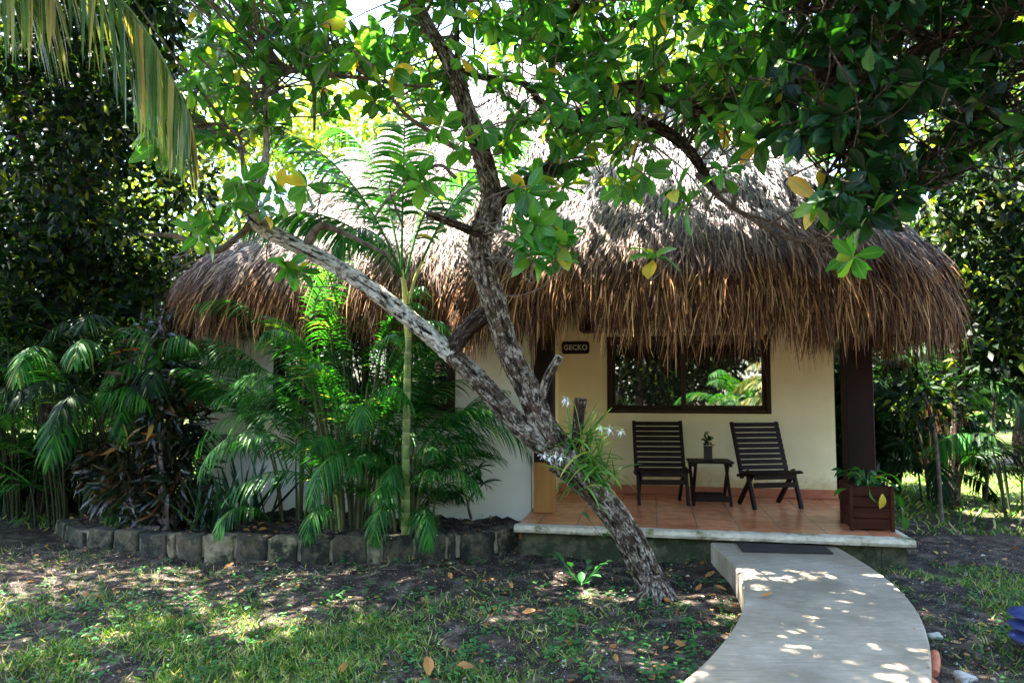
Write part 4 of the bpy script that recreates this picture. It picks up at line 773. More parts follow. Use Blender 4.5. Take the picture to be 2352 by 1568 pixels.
path_frond([P(-420, -330, 3.4), P(-150, -250, 3.5), P(20, -140, 3.6), P(130, -10, 3.7)], 50, .75, .018, M_PALMY, cp)
# ================================================================ shrubs in the bed and along the wall
T_S = simple_leaf(.42, .2); T_LONG = leaf_t(.16, 4, .15, .35, .4)
def blob_leaves(mb, cen, rad, n, size, T, hollow=.55, down=.2):
    d = rdir(n); r_ = rng.uniform(hollow, 1, n)**.6; p = np.array(cen)+d*r_[:, None]*np.array(rad); dr_ = nrm(d+rng.normal(0, .6, (n, 3))+[0, 0, -down]); scatter(mb, T, p, dr_, rdir(n)+[0, 0, .8], rng.uniform(size[0], size[1], n))
def shrub(name, base, blobs, T, size, mat, label, cat='shrub', group=None, dens=420, stemmat=M_TWIG):
    r = empty(name, base); tag(r, label, cat, group); mb = MB(); ms = MB()
    for c, rad in blobs:
        n = int(dens*(rad[0]*rad[2]+rad[1]*rad[2]+rad[0]*rad[1])*3); blob_leaves(mb, c, rad, n, size, T, .3)
        tube(ms, [base, (np.array(base)+c)/2+rng.normal(0, .08, 3), np.array(c)], [.03, .018, .008], 6, 4)
    part(mb, 'foliage', mat, r); part(ms, 'stems', stemmat, r, True); return r
b_ = G(385, 1215, .15)
def bl(L): return [(P(x, y, d), tuple(q*d/FP for q in (rx, max(rx, ry)*.8, ry))) for x, y, d, rx, ry in L]
shrub('croton', b_, bl([(370,840,6.9,75,120),(400,950,6.8,70,110),(330,1040,6.8,90,100),(420,1090,6.7,50,110),(300,1120,6.6,80,60),(390,1160,6.6,80,60),(240,1070,6.9,60,60)]), T_LONG, (.12, .24), M_CROTON, 'dark narrow-leaved shrub with reddish and yellow leaves at the left corner of the wall', dens=420)
for x, y, d, lab in ((40, 1090, 8.6, 'low dark undergrowth added at the left edge beneath the palms'), (180, 1095, 8.3, 'low dark undergrowth added between the left palms and the narrow-leaved shrub')):  # low shrubs added to block light beneath the left palms
    c_ = P(x, y, d); shrub('undergrowth_shrub', (c_[0], c_[1], 0), [((c_[0]+dx, c_[1], .42), (.62, .4, .42)) for dx in (-.5, 0, .5)], T_S, (.07, .13), M_PALMD, lab, dens=900)
# sword-leaved plants
for i, (x, y, n, h, lab) in enumerate(((560, 1195, 26, .75, 'dark sword-shaped leaves standing up against the white wall corner'), (480, 1215, 22, .55, 'low dark sword-leaved plant spilling over the stone edging'))):
    g = G(x, y, .18); r = empty('sword_plant', g); tag(r, lab, 'plant'); mb = MB(); random.seed(i+40)
    for k_ in range(n): a_ = random.uniform(0, 6.28); strap(mb, g+np.array([random.gauss(0, .1), random.gauss(0, .06), 0]), (math.cos(a_)*random.uniform(.1, .8), math.sin(a_)*.4, 1), h*random.uniform(.6, 1.15), random.uniform(.03, .055), random.uniform(0, .7), 7)
    part(mb, 'leaves', M_SWORD, r)
# little dracaena right of the palms
g = G(1082, 1190, .2); r = empty('dracaena', g); tag(r, 'little crooked-stemmed plant with dark leaf tufts right of the palms', 'plant'); mb = MB()
tube(mb, [g, P(1075,1155,6.25), P(1092,1125,6.25), P(1085,1100,6.25)], [.014, .012, .011, .008], 7, 5, .05); tube(mb, [P(1075,1155,6.25), P(1062,1120,6.2), P(1060,1095,6.2)], [.01, .009, .007], 6, 5); part(mb, 'stem', M_TWIG, r, True)
mb = MB()
for x, y in ((1085,1098),(1060,1092),(1100,1075),(1050,1130),(1110,1110)):
    for k_ in range(15): a_ = random.uniform(0, 6.28); strap(mb, P(x, y, 6.22), (math.cos(a_), math.sin(a_)*.8, random.uniform(-.3, .9)), random.uniform(.1, .19), .026, .8, 5)
part(mb, 'leaves', M_SWORD, r)
# weed on the step and weed clumps
def rosette(name, g, n, size, mat, label, cat='plant', up=.5, T=None, group=None):
    mb = MB(); a_ = rng.uniform(0, 6.28, n); d = np.column_stack([np.cos(a_), np.sin(a_), rng.uniform(.1, up*2, n)]); h = rng.uniform(0, up*.2, n)
    pos = np.array(g)+np.column_stack([np.cos(a_)*h, np.sin(a_)*h, h+.005]); scatter(mb, T or LT4, pos, d, np.tile([0, 0, 1.], (n, 1)), rng.uniform(size[0], size[1], n))
    for q in pos: tube(mb, [g, (np.array(g)+q)/2, q], [.003, .0025, .002], 4, 2)
    o = mb.build(name, mat, loc=g); tag(o, label, cat, group); return o
g = P(1385, 1235, 5.35); rosette('step_weed', np.array([g[0], g[1], max(g[2], 0.02)]), 6, (.07, .11), M_WEED, 'small broad-leaved weed growing against the mossy step left of the trunk', up=.6)
rosette('seedling', G(1335, 1345, 0), 16, (.06, .11), M_WEED, 'knee-high green seedling on the bare soil left of the trunk foot', up=.9)
# ================================================================ jungle round the cottage
def bigtree(name, base, trunk_h, blobs, n, size, mat, label, cat='tree', group=None, tr_=.16, bark=M_BARKD, T=None, lean=(0, 0)):
    r = empty(name, base); tag(r, label, cat, group); ms = MB(); base = np.array(base, float)
    top = base+np.array([lean[0], lean[1], trunk_h]); tube(ms, [base-[0, 0, .1], (base+top)/2+rng.normal(0, .1, 3), top], [tr_, tr_*.8, tr_*.6], 12, 5, .05)
    mb = MB(); tot = sum(b[1][0]*b[1][2] for b in blobs)
    for c, rad in blobs:
        c = np.array(c, float); tube(ms, [top, (top+c)/2+rng.normal(0, .15, 3), c], [tr_*.5, tr_*.3, .02], 7, 4, .05); k = int(n*rad[0]*rad[2]/tot)
        sub = max(6, k//45); sc = c+rdir(sub)*np.array(rad)*rng.uniform(.35, 1, (sub, 1)); sr = min(rad)*.42      # leaf clumps with gaps between
        for q in sc: blob_leaves(mb, q, (sr, sr, sr*.75), k//sub, size, T or T_S, .2, .3)
    part(ms, 'trunk', bark, r, True); part(mb, 'crown', mat, r); return r
def wb(L): return [((x, y, z), (rx, ry, rz)) for x, y, z, rx, ry, rz in L]
# left dark mass
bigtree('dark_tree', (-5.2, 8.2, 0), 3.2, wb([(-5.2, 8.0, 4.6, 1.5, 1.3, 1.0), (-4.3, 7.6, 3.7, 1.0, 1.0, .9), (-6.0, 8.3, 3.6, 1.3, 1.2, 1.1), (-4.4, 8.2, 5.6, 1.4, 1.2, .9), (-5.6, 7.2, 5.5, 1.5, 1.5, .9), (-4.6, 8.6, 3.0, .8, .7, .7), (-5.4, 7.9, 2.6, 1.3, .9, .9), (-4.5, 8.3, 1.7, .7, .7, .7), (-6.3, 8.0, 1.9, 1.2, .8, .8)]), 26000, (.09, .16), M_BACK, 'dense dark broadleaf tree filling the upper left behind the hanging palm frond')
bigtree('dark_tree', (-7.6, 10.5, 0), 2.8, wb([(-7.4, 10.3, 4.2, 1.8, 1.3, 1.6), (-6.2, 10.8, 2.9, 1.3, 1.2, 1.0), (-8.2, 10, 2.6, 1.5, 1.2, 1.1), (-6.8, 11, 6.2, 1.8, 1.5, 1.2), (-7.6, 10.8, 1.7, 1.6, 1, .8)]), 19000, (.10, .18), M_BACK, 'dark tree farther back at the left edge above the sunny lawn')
bigtree('added_shade_tree', (-3.9, 1.2, 0), 3.6, wb([(-3.2, 2.4, 5.0, 1.7, 1.7, .6), (-1.8, 3.2, 5.7, 1.5, 1.5, .5), (-3.6, 4.6, 5.6, 1.6, 1.5, .6), (-2.6, 5.9, 6.0, 1.5, 1.2, .5), (-5.2, 5.2, 5.4, 1.3, 1.4, .6), (-4.6, 3.6, 5.2, 1.2, 1.4, .5), (-4.1, 6.4, 5.2, 1.2, 1.1, .5)]), 17000, (.12, .20), M_BACK, 'added leafy crown above the view that shades the left lawn')  # unseen overhead crown added to shade the left lawn
# right overhanging dark tree
rt = empty('shading_tree', (4.9, 2.2, 0)); tag(rt, 'dark glossy-leaved tree hanging into the upper right of the view', 'tree')
ms = MB(); rbr = [[(4.9, 2.2, -.1), (4.7, 2.5, 1.8), (4.2, 3.0, 3.4), (3.6, 3.4, 4.6)], [(4.3, 2.9, 3.2), (3.2, 3.6, 3.5), P(2150, 90, 4.0), P(2000, 250, 3.9), P(1900, 400, 3.85)], [(4.3, 2.9, 3.2), (3.6, 3.6, 3.3), P(2300, 200, 4.0), P(2150, 350, 3.9)], [(4.2, 3.0, 3.4), (3.0, 3.2, 4.4), (1.8, 3.4, 4.9)], [P(2150, 90, 4.0), P(1950, 20, 4.2), P(1800, 30, 4.4)], [P(2150, 350, 3.9), P(2090, 425, 3.9), P(2160, 430, 3.9), P(2230, 380, 3.9)]]
rad = [[.17, .14, .11, .07], [.07, .05, .035, .02, .008], [.06, .04, .02, .008], [.08, .05, .02], [.03, .02, .008], [.015, .01, .009, .006]]; rn = []
for p_, r_ in zip(rbr, rad): rn += list(tube(ms, p_, r_, 10, 6, .05)[::2])
RN = np.array(rn); cs = []
while len(cs) < 300:
    x = rng.uniform(1780, 2480); y = rng.uniform(-120, 520); lim = np.interp(x, [1780, 1850, 1930, 2000, 2080, 2160, 2250, 2480], [230, 460, 525, 520, 470, 400, 330, 330])
    if y > lim: continue
    if math.sin(x/37+1)+math.sin(y/31+x/90) > .35: continue
    cs.append(P(x, y, rng.uniform(3.5, 4.9)))
c2 = []
while len(c2) < 380:  # extra crown layers added above the view to block the sun
    q = np.array([rng.uniform(1.0, 5.5), rng.uniform(.8, 6.0), rng.uniform(4.2, 5.9)])
    if ((q[0]-3.2)/2.2)**2+((q[1]-3.4)/2.6)**2 > 1: continue
    if math.sin(q[0]*2.1+2)+math.sin(q[1]*2.7+q[0]) > 1.35: continue
    c2.append(q)
mb = MB(); clusters(cs, mb, ms, (6, 10), (.10, .17), nodes=RN); clusters(c2, mb, ms, (6, 10), (.15, .23), nodes=RN); part(ms, 'trunk', M_BARKD, rt, True); part(mb, 'crown', M_LEAFD, rt)
# behind the cottage: sunlit foliage
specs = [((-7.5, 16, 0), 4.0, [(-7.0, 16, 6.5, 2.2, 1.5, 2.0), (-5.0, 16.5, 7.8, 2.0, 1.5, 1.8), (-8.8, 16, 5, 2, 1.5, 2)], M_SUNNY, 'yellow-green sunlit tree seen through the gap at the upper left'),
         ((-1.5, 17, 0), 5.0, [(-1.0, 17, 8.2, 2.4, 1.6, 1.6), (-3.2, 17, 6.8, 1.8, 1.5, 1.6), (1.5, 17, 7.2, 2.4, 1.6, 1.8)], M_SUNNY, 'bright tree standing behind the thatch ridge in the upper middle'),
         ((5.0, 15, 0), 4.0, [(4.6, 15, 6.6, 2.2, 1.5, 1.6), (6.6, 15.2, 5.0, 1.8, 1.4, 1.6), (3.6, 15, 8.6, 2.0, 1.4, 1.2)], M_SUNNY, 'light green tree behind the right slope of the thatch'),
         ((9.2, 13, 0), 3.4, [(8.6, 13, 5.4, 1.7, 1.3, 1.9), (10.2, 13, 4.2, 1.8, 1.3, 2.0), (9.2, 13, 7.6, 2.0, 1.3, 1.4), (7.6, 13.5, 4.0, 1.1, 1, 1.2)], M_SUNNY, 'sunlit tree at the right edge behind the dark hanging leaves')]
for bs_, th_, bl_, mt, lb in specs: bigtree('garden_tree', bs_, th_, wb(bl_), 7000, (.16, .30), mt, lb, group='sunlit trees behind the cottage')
bigtree('garden_tree', (7.2, 8.2, 0), 2.2, wb([(5.9, 8.2, 2.9, 1.0, .9, 1.0), (6.3, 8.4, 4.3, 1.1, 1.0, .9), (7.2, 8, 3.6, 1.0, 1.0, 1.2), (5.3, 8.0, 2.1, .8, .8, .7), (6.5, 8.0, 1.9, .9, .8, .7), (6.2, 9.6, 5.9, 1.9, 1.4, .6), (8.2, 8.8, 6.0, 1.8, 1.6, .6), (4.6, 9.4, 6.2, 1.4, 1.2, .5), (9.6, 9.8, 5.2, 1.8, 1.6, .7), (6.6, 7.0, 5.6, 1.4, 1.2, .6), (8.2, 11.5, 5.4, 1.8, 1.2, .6), (7.6, 9.8, 1.9, 1.1, .7, .9), (4.6, 9.6, 1.8, .7, .7, .9), (5.0, 7.6, 3.6, .7, .7, .7)]), 24000, (.11, .18), M_BACK, 'dark broadleaf tree close to the right end of the thatch')  # its high leaf masses are added to shade the lawn on the right
# dark hedge of shrubs behind and to the sides
k_ = 0
for x, y, rr_, hh, lb in ((-10.5, 19, 2.5, 2.4, 'leafy hedge shrub beyond the lawn at the far left'), (-7.0, 20, 2.5, 2.6, 'leafy hedge shrub beyond the lawn behind the left palms'), (-13.5, 17, 2.5, 3.2, 'tall dark shrub past the left edge of the lawn'), (3.9, 10.2, .9, 1.5, 'dark shrub in the shade right behind the red brown post'), (4.7, 9.9, .7, 1.2, 'low dark shrub under the right palms'), (12.5, 18, 2.8, 3.0, 'tall shrub beyond the far path at the right edge'), (8.5, 21, 2.8, 3.0, 'leafy shrub beyond the far path'), (7.0, 15.4, 1.8, 2.6, 'dark shrub right behind the reddish timber screen'), (9.8, 15.8, 2.0, 2.8, 'dark shrub past the far path at the right')):
    bigtree('hedge_shrub', (x, y, 0), hh*.4, [((x+rng.normal(0, rr_*.4), y+rng.normal(0, rr_*.2), hh*q), (rr_, rr_*.7, hh*.45)) for q in (.45, .8, .6)], 4200, (.12, .24), M_BACK if k_ % 2 else M_PALMD, lb, 'shrub', tr_=.06); k_ += 1
for nm, mt, off in (('distant_woodland', M_BACK, 0), ('sun_tinted_woodland', M_SUNNY, 1)):  # dark and bright leaf colours stand in for shade and sun
    mb = MB()
    for i, x in enumerate(np.linspace(-30, 30, 14)):
        if i % 2 != off: continue
        y = 27+rng.uniform(-2.5, 2.5); hh = rng.uniform(6.5, 9.5); tube(mb, [(x, y, -.1), (x+.3, y, hh*.5), (x, y, hh*.8)], [.2, .15, .05], 6, 3)
        for q in (.14, .4, .65, .85):
            for k_ in range(14): blob_leaves(mb, np.array([x, y, hh*q])+rdir(1)[0]*np.array([2.6, 1.4, hh*.13]), (1.0, .8, .8), 95, (.28, .5), T_S, .2)
    if off == 0:
        for x, y in ((-14, -8), (-10, -12), (-6, -14), (-2, -15), (2, -16), (6, -15), (10, -13), (14, -10), (17, -5), (-17, -3), (4, -12)):
            tube(mb, [(x, y, -.1), (x+.3, y, 3), (x, y, 5)], [.2, .15, .05], 6, 3)
            for q in (.8, 2.6, 4.4, 6.2):
                for k_ in range(12): blob_leaves(mb, np.array([x, y, q])+rdir(1)[0]*np.array([2.4, 1.4, 1.2]), (1.0, .8, .8), 80, (.28, .5), T_S, .2)
    tag(mb.build(nm, mt), 'far wooded backdrop beyond the lawn, %s' % ('leaves coloured dark as if in shade' if off == 0 else 'leaves coloured bright as if in sun'), 'woodland', kind='stuff')
# left background palms
for i, (x, y, d, n, L, ll, hm, mt, lab) in enumerate(((60, 1120, 7.8, 54, (1.2, 1.9), .40, 1.9, M_PALMD, 'leafy palm clump at the left edge in front of the lawn'), (190, 1130, 7.5, 58, (1.2, 1.8), .38, 1.8, M_PALM, 'thick palm clump between the left edge and the dark shrub'), (290, 1150, 7.5, 34, (1.1, 1.7), .38, 2.1, M_PALMD, 'dark palm rising behind the reddish shrub'), (-60, 1110, 9.5, 20, (1.4, 2.0), .45, 1.8, M_PALM, 'palm clump cut off by the left edge of the view'))):
    g = P(x, 1000, d); clump(g[0], g[1], d, n, 60+i, lab, .3, hm, L, mt, .45, 32, ll, 0, 'palms on the left of the cottage', wd=.017, each=False, name='garden_palm', tilt=(.3, 1.3))
# right background palms
for i, (x, d, n, L, ll, h0, hm, mt, lab, tl) in enumerate(((2150, 8.6, 26, (.8, 1.2), .34, .3, 1.5, M_PALMD, 'young palm with spreading fronds in the shade right of the porch', (.2, 1.2)), (2330, 8.0, 20, (.8, 1.2), .34, .5, 1.0, M_PALM, 'small palm at the right edge near the far path', (.2, 1.2)), (2020, 9.8, 22, (1.0, 1.4), .36, .6, 1.6, M_PALMD, 'dark palm directly behind the red brown post', (.3, 1.3)))):
    g = P(x, 1000, d); clump(g[0], g[1], d, n, 80+i, lab, h0, hm, L, mt, .28, 28, ll, 0, 'palms on the right of the cottage', wd=.024, each=False, name='garden_palm', tilt=tl)
# dry yellow palm behind the right slope of the roof
g = P(2165, 500, 8.7); r = palm('yellowed_palm', (g[0], g[1]), 0, [dict(base=g, az=a_, el=random.uniform(.2, 1.3), L=1.0, arch=1.9, nl=26, ll=.34, wd=.035, droop=1.0) for a_ in np.linspace(0, 6.0, 11)], 'yellowed palm crown glowing behind the right slope of the roof', M_PALMY, None, [([(g[0], g[1], -.1), (g[0]+.1, g[1], 2), tuple(g)], [.07, .06, .05])], M_BARKD)
# thin sapling trunks right
for x0, y0, x1, y1, d, lab in ((2160, 1100, 2120, 900, 7.6, 'thin dark sapling trunk in the shade right of the planter'), (2260, 1070, 2290, 780, 9.0, 'slim pale sapling near the right edge')):
    g = P(x0, y0, d); g[2] = 0; r = empty('sapling', g); tag(r, lab, 'tree'); mb = MB(); tube(mb, [g, P((x0+x1)/2+8, (y0+y1)/2, d), P(x1, y1, d)], [.022, .018, .012], 8, 6, .04); part(mb, 'trunk', M_TWIG, r, True); mb = MB(); blob_leaves(mb, P(x1, y1, d), (.5, .4, .4), 260, (.1, .18), T_S, .2); part(mb, 'crown', M_BACK, r)
# timber fence and far path on the right
mb = MB(); fc = [G(2085, 1075, 0), G(2190, 1040, 0)]; fr_ = empty('timber_fence', fc[0]); tag(fr_, 'reddish upright timber screen in the sun beyond the right palms', 'fence')
c0 = P(2130, 1020, 12.5); c0[2] = 0; mb = MB()
for i in range(9): x = c0[0]-.2+i*.11; box(mb, x, x+.085, c0[1]+rng.uniform(-.03, .03), c0[1]+.06, -.02, 1.0+rng.uniform(-.2, .15), .006)
part(mb, 'boards', M_FENCE, fr_)
mb = MB(); box(mb, 6.0, 30, 13.2, 14.4, -.05, .03); tag(mb.build('far_path', M_CONC), kind='structure')
# ================================================================ plants reflected in the window (behind the camera)
clump(3.1, -2.6, 0, 20, 91, 'sunlit palm mirrored in the right pane of the porch window', .3, 1.3, (1.3, 1.9), M_PALMY, .25, 34, .45, 0, None, wd=.03, each=False, name='mirrored_palm', tilt=(.3, 1.2))
clump(1.6, -4.6, 0, 18, 92, 'green palm mirrored low in the porch window', .3, 1.2, (1.3, 1.9), M_PALM, .25, 34, .45, 0, None, wd=.03, each=False, name='mirrored_palm', tilt=(.3, 1.2))
bigtree('mirrored_tree', (4.0, -4.6, 0), 3.6, wb([(4.2, -4.8, 4.6, 1.8, 1.4, .9), (5.6, -6, 3.4, 1.5, 1.2, 1.2), (2.6, -7, 3.2, 1.6, 1.2, 1.1)]), 6000, (.16, .28), M_SUNNY, 'pale-trunked tree mirrored at the right of the porch window', tr_=.2, bark=M_BARKL)
bigtree('mirrored_tree', (-2.0, -7.5, 0), 3.0, wb([(-2, -7.5, 3.4, 2.4, 1.4, 1.6), (0.2, -8.4, 3.0, 1.8, 1.4, 1.5), (-4.4, -8, 2.6, 1.8, 1.4, 1.6), (-1, -8, 1.4, 1.8, 1, 1)]), 16000, (.16, .28), M_BACK, 'dark tree mirrored at the left of the porch window')
# ================================================================ ground cover
def inpath(x, y):                                   # true where the concrete lies
    l = np.interp(y, LE[::-1, 1], LE[::-1, 0]); r = np.interp(y, RI[::-1, 1], RI[::-1, 0]); return (x > l-.03) & (x < r+.03) & (y < LE[0, 1]+.05)
def inbed(x, y):
    wy = np.interp(x, WALL[::-1, 0], WALL[::-1, 1]); return ((y > wy-.08) & (x > -4.3) & (x < .1)) | ((x > 0) & (x < 3.4) & (y > np.interp(x, [0.03, 3.05], [6.25, 5.62])))
def patch(x, y): return np.sin(x*1.9+.7)*np.cos(y*2.3+.4)+.7*np.sin(x*4.7-y*3.1)+.5*np.sin(x*9+y*7.7)
N = 190000; x = rng.uniform(-4.5, 3.9, N); y = rng.uniform(2.9, 6.6, N)
dn = np.clip(1.0-(x+1.2)/2.6, .10, 1)*np.clip((5.1-y)/1.2, .05, 1)*np.clip(.48+.5*patch(x, y), .03, 1); dn = np.where(x > 2.0, np.clip((x-2.1)/3, 0, .3)*np.clip(.5+patch(x, y), 0, 1), dn)
k = (rng.random(N) < dn*1.35) & ~inpath(x, y) & ~inbed(x, y); x, y = x[k], y[k]; n = len(x)
# blades come in small tufts
x = x+rng.normal(0, .012, n); y = y+rng.normal(0, .012, n)
T_BL = (np.array([[-.06, 0, 0], [.06, 0, 0], [-.045, .55, .03], [.045, .55, .03], [0, 1, -.12]]), None, None)
V = T_BL[0]; mb = MB(); Tq = (V, np.array([[0, 1, 3, 2]]), np.zeros((5, 2))); a_ = rng.uniform(0, 6.28, n); tl = rng.uniform(.2, 1.6, n); d = np.column_stack([np.cos(a_)*tl, np.sin(a_)*tl, np.ones(n)*.8]); S_ = rng.uniform(.025, .07, n)
pos = np.column_stack([x, y, gh(x, y)-.002]); scatter(mb, (V, np.array([[0, 1, 3], [0, 3, 2], [2, 3, 4]]), np.zeros((5, 2))), pos, d, rdir(n), S_)
N = 9000; x = rng.uniform(-12, -3.2, N); y = rng.uniform(7.2, 16, N); pos = np.column_stack([x, y, gh(x, y)]); a_ = rng.uniform(0, 6.28, N); scatter(mb, (V*[2.0, 1, 1], np.array([[0, 1, 3], [0, 3, 2], [2, 3, 4]]), np.zeros((5, 2))), pos, np.column_stack([np.cos(a_), np.sin(a_), np.ones(N)]), rdir(N), rng.uniform(.05, .11, N))
N = 8000; x = rng.uniform(3.8, 13, N); y = rng.uniform(7.0, 13, N); pos = np.column_stack([x, y, gh(x, y)]); a_ = rng.uniform(0, 6.28, N); scatter(mb, (V*[2.0, 1, 1], np.array([[0, 1, 3], [0, 3, 2], [2, 3, 4]]), np.zeros((5, 2))), pos, np.column_stack([np.cos(a_), np.sin(a_), np.ones(N)]), rdir(N), rng.uniform(.05, .11, N))
tag(mb.build('grass', M_GRASS), 'thin patchy lawn grass over dark soil', 'grass', kind='stuff')
# small weeds
mb = MB(); N = 1500; x = rng.uniform(-3.5, 3.6, N); y = rng.uniform(3.0, 6.0, N); k = ~inpath(x, y) & ~inbed(x, y) & (rng.random(N) < np.where(x > 2, .35, np.clip((6.0-y)/1.6, .15, 1))); x, y = x[k], y[k]
for q in range(len(x)):
    m = rng.integers(3, 9); a_ = rng.uniform(0, 6.28, m); h = rng.uniform(0, .045, m); s_ = rng.uniform(.018, .042); rr_ = rng.uniform(0, .03, m)
    scatter(mb, LT4, np.column_stack([x[q]+np.cos(a_)*rr_, y[q]+np.sin(a_)*rr_, gh(x[q], y[q])+.008+h]), np.column_stack([np.cos(a_), np.sin(a_), rng.uniform(0, .5, m)]), np.tile([0, 0, 1.], (m, 1)), s_*rng.uniform(.8, 1.3, m))
tag(mb.build('weeds', M_WEED), 'low round-leaved weeds dotted through the grass', 'weeds', kind='stuff')
# pebbles and crumbs
mb = MB(); N = 9000; x = rng.uniform(-4.5, 4.6, N); y = rng.uniform(3.0, 6.6, N); k = ~inpath(x, y) & ~inbed(x, y); x, y = x[k], y[k]; N = len(x)
oc = np.array([[1, 0, 0], [-1, 0, 0], [0, 1, 0], [0, -1, 0], [0, 0, .6], [0, 0, -.4]], float); of = np.array([[0, 2, 4], [2, 1, 4], [1, 3, 4], [3, 0, 4]]); scatter(mb, (oc, of, np.zeros((6, 2))), np.column_stack([x, y, gh(x, y)]), rdir(N)*[1, 1, .2], np.tile([0, 0, 1.], (N, 1)), rng.gamma(2.0, .0018, N)+.0015)
tag(mb.build('pebbles', M_PEB), 'pale grit and crumbs scattered over dark soil', 'grit', kind='stuff')
# leaf litter in the bed and shade, too small and many to count
mb = MB(); N = 2600; x = rng.uniform(-4.3, 4.4, N); y = rng.uniform(3.2, 7.4, N); z = np.where(inbed(x, y), .19, gh(x, y)+.006); k = ~inpath(x, y) & ~((x > -.1) & (x < 3.4) & inbed(x, y)); a_ = rng.uniform(0, 6.28, N)
scatter(mb, LT4, np.column_stack([x, y, z])[k], np.column_stack([np.cos(a_), np.sin(a_), rng.uniform(-.1, .3, N)])[k], (np.tile([0, 0, 1.], (N, 1))+rng.normal(0, .3, (N, 3)))[k], rng.gamma(3., .007, N)[k]+.006); tag(mb.build('leaf_litter', M_DRY), 'bits of dry leaf litter on soil and bed', 'litter', kind='stuff')
mb = MB(); x, y = rng.uniform(.6, 3.2, 400), rng.uniform(3.2, 6.1, 400); k = inpath(x-.05, y) & inpath(x+.05, y) & (y < 5.75); ed = np.minimum(np.abs(x-np.interp(y, LE[::-1, 1], LE[::-1, 0])), np.abs(x-np.interp(y, RI[::-1, 1], RI[::-1, 0]))); k &= rng.random(400) < np.where(ed < .15, .8, .18); n = k.sum(); a_ = rng.uniform(0, 6.28, n)
scatter(mb, LT4, np.column_stack([x[k], y[k], np.full(n, PZ+.004)]), np.column_stack([np.cos(a_), np.sin(a_), rng.uniform(0, .2, n)]), np.tile([0, 0, 1.], (n, 1)), rng.uniform(.006, .022, n)); tag(mb.build('path_crumbs', M_DRY), 'tiny dry crumbs lying on the concrete path', 'litter', kind='stuff')
# dead twigs on the soil
mb = MB()
for i in range(70):
    x, y = rng.uniform(-4, 1.2), rng.uniform(3.2, 5.9); a_ = rng.uniform(0, 6.28); L_ = rng.uniform(.05, .22); p0 = np.array([x, y, gh(x, y)+.008]); p1 = p0+[math.cos(a_)*L_, math.sin(a_)*L_, .004]
    if inpath(np.array([x]), np.array([y]))[0] or inpath(p1[:1], p1[1:2])[0]: continue
    tube(mb, [p0, (p0+p1)/2+[rng.normal(0, .01), rng.normal(0, .01), .006], p1], [.003, .0026, .0015], 5, 3)
tag(mb.build('dead_twigs', M_TWIG), 'thin dead twigs strewn on the soil', 'litter', kind='stuff')
# fallen leaves one can count
FL = [(188,1425,.13,'large orange fallen leaf curled up on the left lawn'),(455,1352,.09,'orange and cream fallen leaf in the sun left of centre'),(985,1537,.13,'long pinkish brown fallen leaf at the bottom centre'),(1068,1535,.10,'brown orange leaf standing on edge at the bottom, right of the long pinkish leaf'),(1215,1411,.09,'pale tan fallen leaf lying beside weeds in mid lawn'),(1415,1530,.06,'small round yellow fallen leaf left of the path at the bottom'),(1530,1388,.11,'bright orange fallen leaf touching the trunk foot'),(1175,1345,.06,'small yellow fallen leaf on the bare soil strip'),(1035,1333,.08,'yellow-brown fallen leaf on the sunny soil strip'),(1560,1480,.09,'orange fallen leaf near the left edge of the path'),(1630,1323,.09,'yellow and brown fallen leaf lying by the path kerb near the step'),(1655,1355,.08,'yellow-tipped fallen leaf just below another by the kerb'),(1605,1350,.08,'dull brown fallen leaf between the trunk foot and the kerb'),(525,1297,.09,'brown fallen leaf near the stone edging'),(785,1540,.08,'reddish fallen leaf on the lower lawn'),(920,1522,.07,'orange fallen leaf left of the long pinkish leaf'),(395,1427,.06,'small upright orange scrap on the left lawn'),(685,1356,.07,'dark red fallen leaf on the soil strip'),(200,1365,.06,'small orange fallen leaf in the left shade'),(1632,1408,.05,'small yellow leaf where the path kerb curves'),(1607,1435,.04,'tiny pale yellow leaf beside the path kerb'),(2330,1262,.09,'tan fallen leaf at the right edge in the shade'),(2170,1435,.06,'orange fallen leaf on the dark soil right of the path'),(2060,1430,.05,None)]
dl = MB(); 
T_DRY = leaf_t(.42, 6, .28, -.22, .5, .25)
for i, (x, y, s_, lab) in enumerate(FL):
    if not lab: continue
    g = G(x, y, 0); g[2] = gh(g[0], g[1])+.018; mb = MB(); a_ = random.uniform(0, 6.28); scatter(mb, T_DRY, np.array([[0, 0, 0.]])-np.array([[math.cos(a_), math.sin(a_), 0]])*s_*.5, np.array([[math.cos(a_), math.sin(a_), .12]]), np.array([[rng.normal(0, .35), -.5+rng.normal(0, .2), 1]]), np.array([s_])); o = mb.build('fallen_leaf', None or M_DRY, None, True); o.location = g; tag(o, lab, 'leaf', 'fallen leaves on the lawn')
g = G(1747, 1374, PZ); mb = MB(); scatter(mb, T_DRY, np.array([[0, 0, 0.]]), np.array([[1, .1, .1]]), np.array([[0, -.3, 1.]]), np.array([.07])); o = mb.build('fallen_leaf', M_DRY, None, True); o.location = g+[0, 0, .012]; tag(o, 'single brown fallen leaf lying on the concrete path', 'leaf', 'fallen leaves on the lawn')
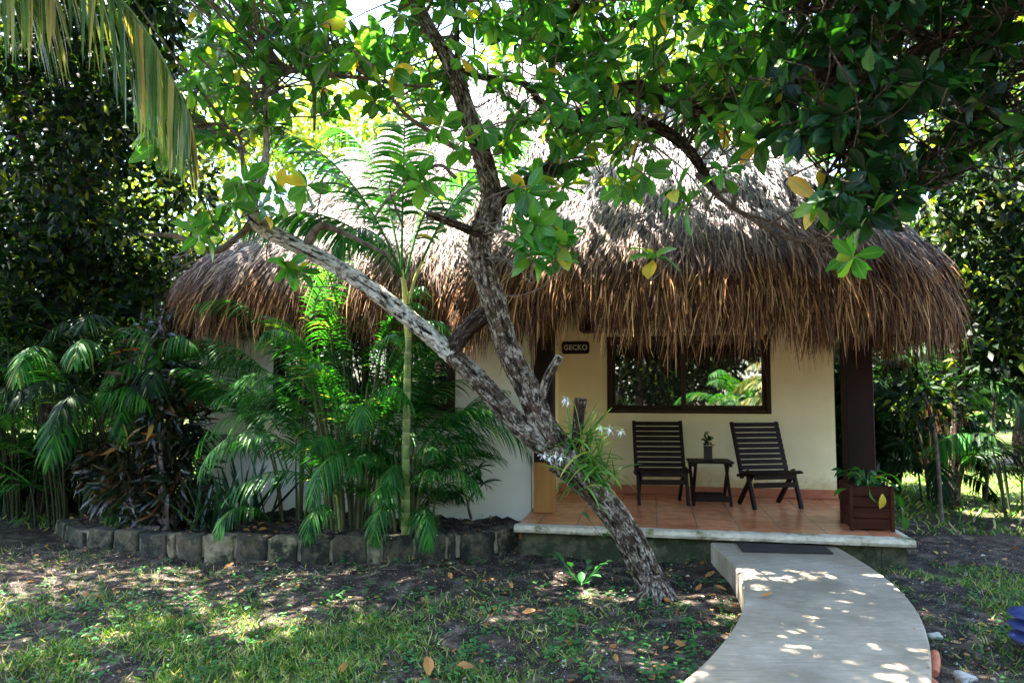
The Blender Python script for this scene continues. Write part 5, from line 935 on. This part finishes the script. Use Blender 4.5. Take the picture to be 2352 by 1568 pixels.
# pipes, stones and garden light on the right
for i, (pa, pb, lab) in enumerate((((2148, 1500), (2146, 1545), 'short upright terracotta pipe beside the right edge of the path'), ((2135, 1562), (2165, 1600), 'terracotta pipe lying at the bottom edge right of the path'))):
    a_, b_ = G(*pa, .05), G(*pb, .03); c_ = (a_+b_)/2; mb = MB(); tube(mb, [a_-c_, (a_+b_)/2-c_+[.004, 0, .004], b_-c_], [.020, .022, .020], 12, 4, .03, cap=True); tube(mb, [(a_-c_)*.1+[0, 0, .0], (a_-c_)*.3], [.026, .026], 12, 2, 0, cap=True); o = mb.build('clay_pipe', M_PIPE, None, True); o.location = c_; tag(o, lab, 'pipe', 'clay pipes beside the path')
def rock(x, y, s_, lab):
    bm = bmesh.new(); bmesh.ops.create_icosphere(bm, subdivisions=3, radius=1)
    for q in bm.verts: q.co *= 1+.18*math.sin(q.co.x*4+x)+.12*math.sin(q.co.y*5+q.co.z*3+y)+random.uniform(-.04, .04)
    bmesh.ops.scale(bm, vec=(s_, s_*.8, s_*.6), verts=bm.verts); me = bpy.data.meshes.new('stone'); bm.to_mesh(me); bm.free(); me.materials.append(M_ROCK); o = bpy.data.objects.new('garden_stone', me); COL.objects.link(o); g = G(x, y, 0); o.location = (g[0], g[1], s_*.3+gh(g[0], g[1])); tag(o, lab, 'stone')
rock(2148, 1462, .035, 'small pale upright stone beside the right path edge above the clay pipe'); rock(2215, 1542, .05, 'flat pale stone right of the clay pipes'); rock(2005, 1240, .04, 'pale stone at the foot of the step behind the path')
gl = empty('garden_light', G(2395, 1500, 0)); tag(gl, 'dark blue louvred bollard light cut off by the right edge', 'lamp'); b_ = np.array(gl.location); mb = MB()
ms = MB(); tube(ms, [b_, b_+[0, 0, .12], b_+[0, 0, .24]], [.05, .045, .045], 16, 2, 0, cap=True); part(ms, 'post', M_BLUE, gl, True)
for k_ in range(3):
    m_ = MB(); z0 = b_+[0, 0, .07+.062*k_]; tube(m_, [z0, z0+[0, 0, .012], z0+[0, 0, .028], z0+[0, 0, .045]], [.148, .15, .10, .05], 28, 3, 0, cap=True, sm=False); part(m_, 'louvre', M_BLUE, gl, True)
print('verts', sum(len(o.data.vertices) for o in bpy.data.objects if o.type == 'MESH'))
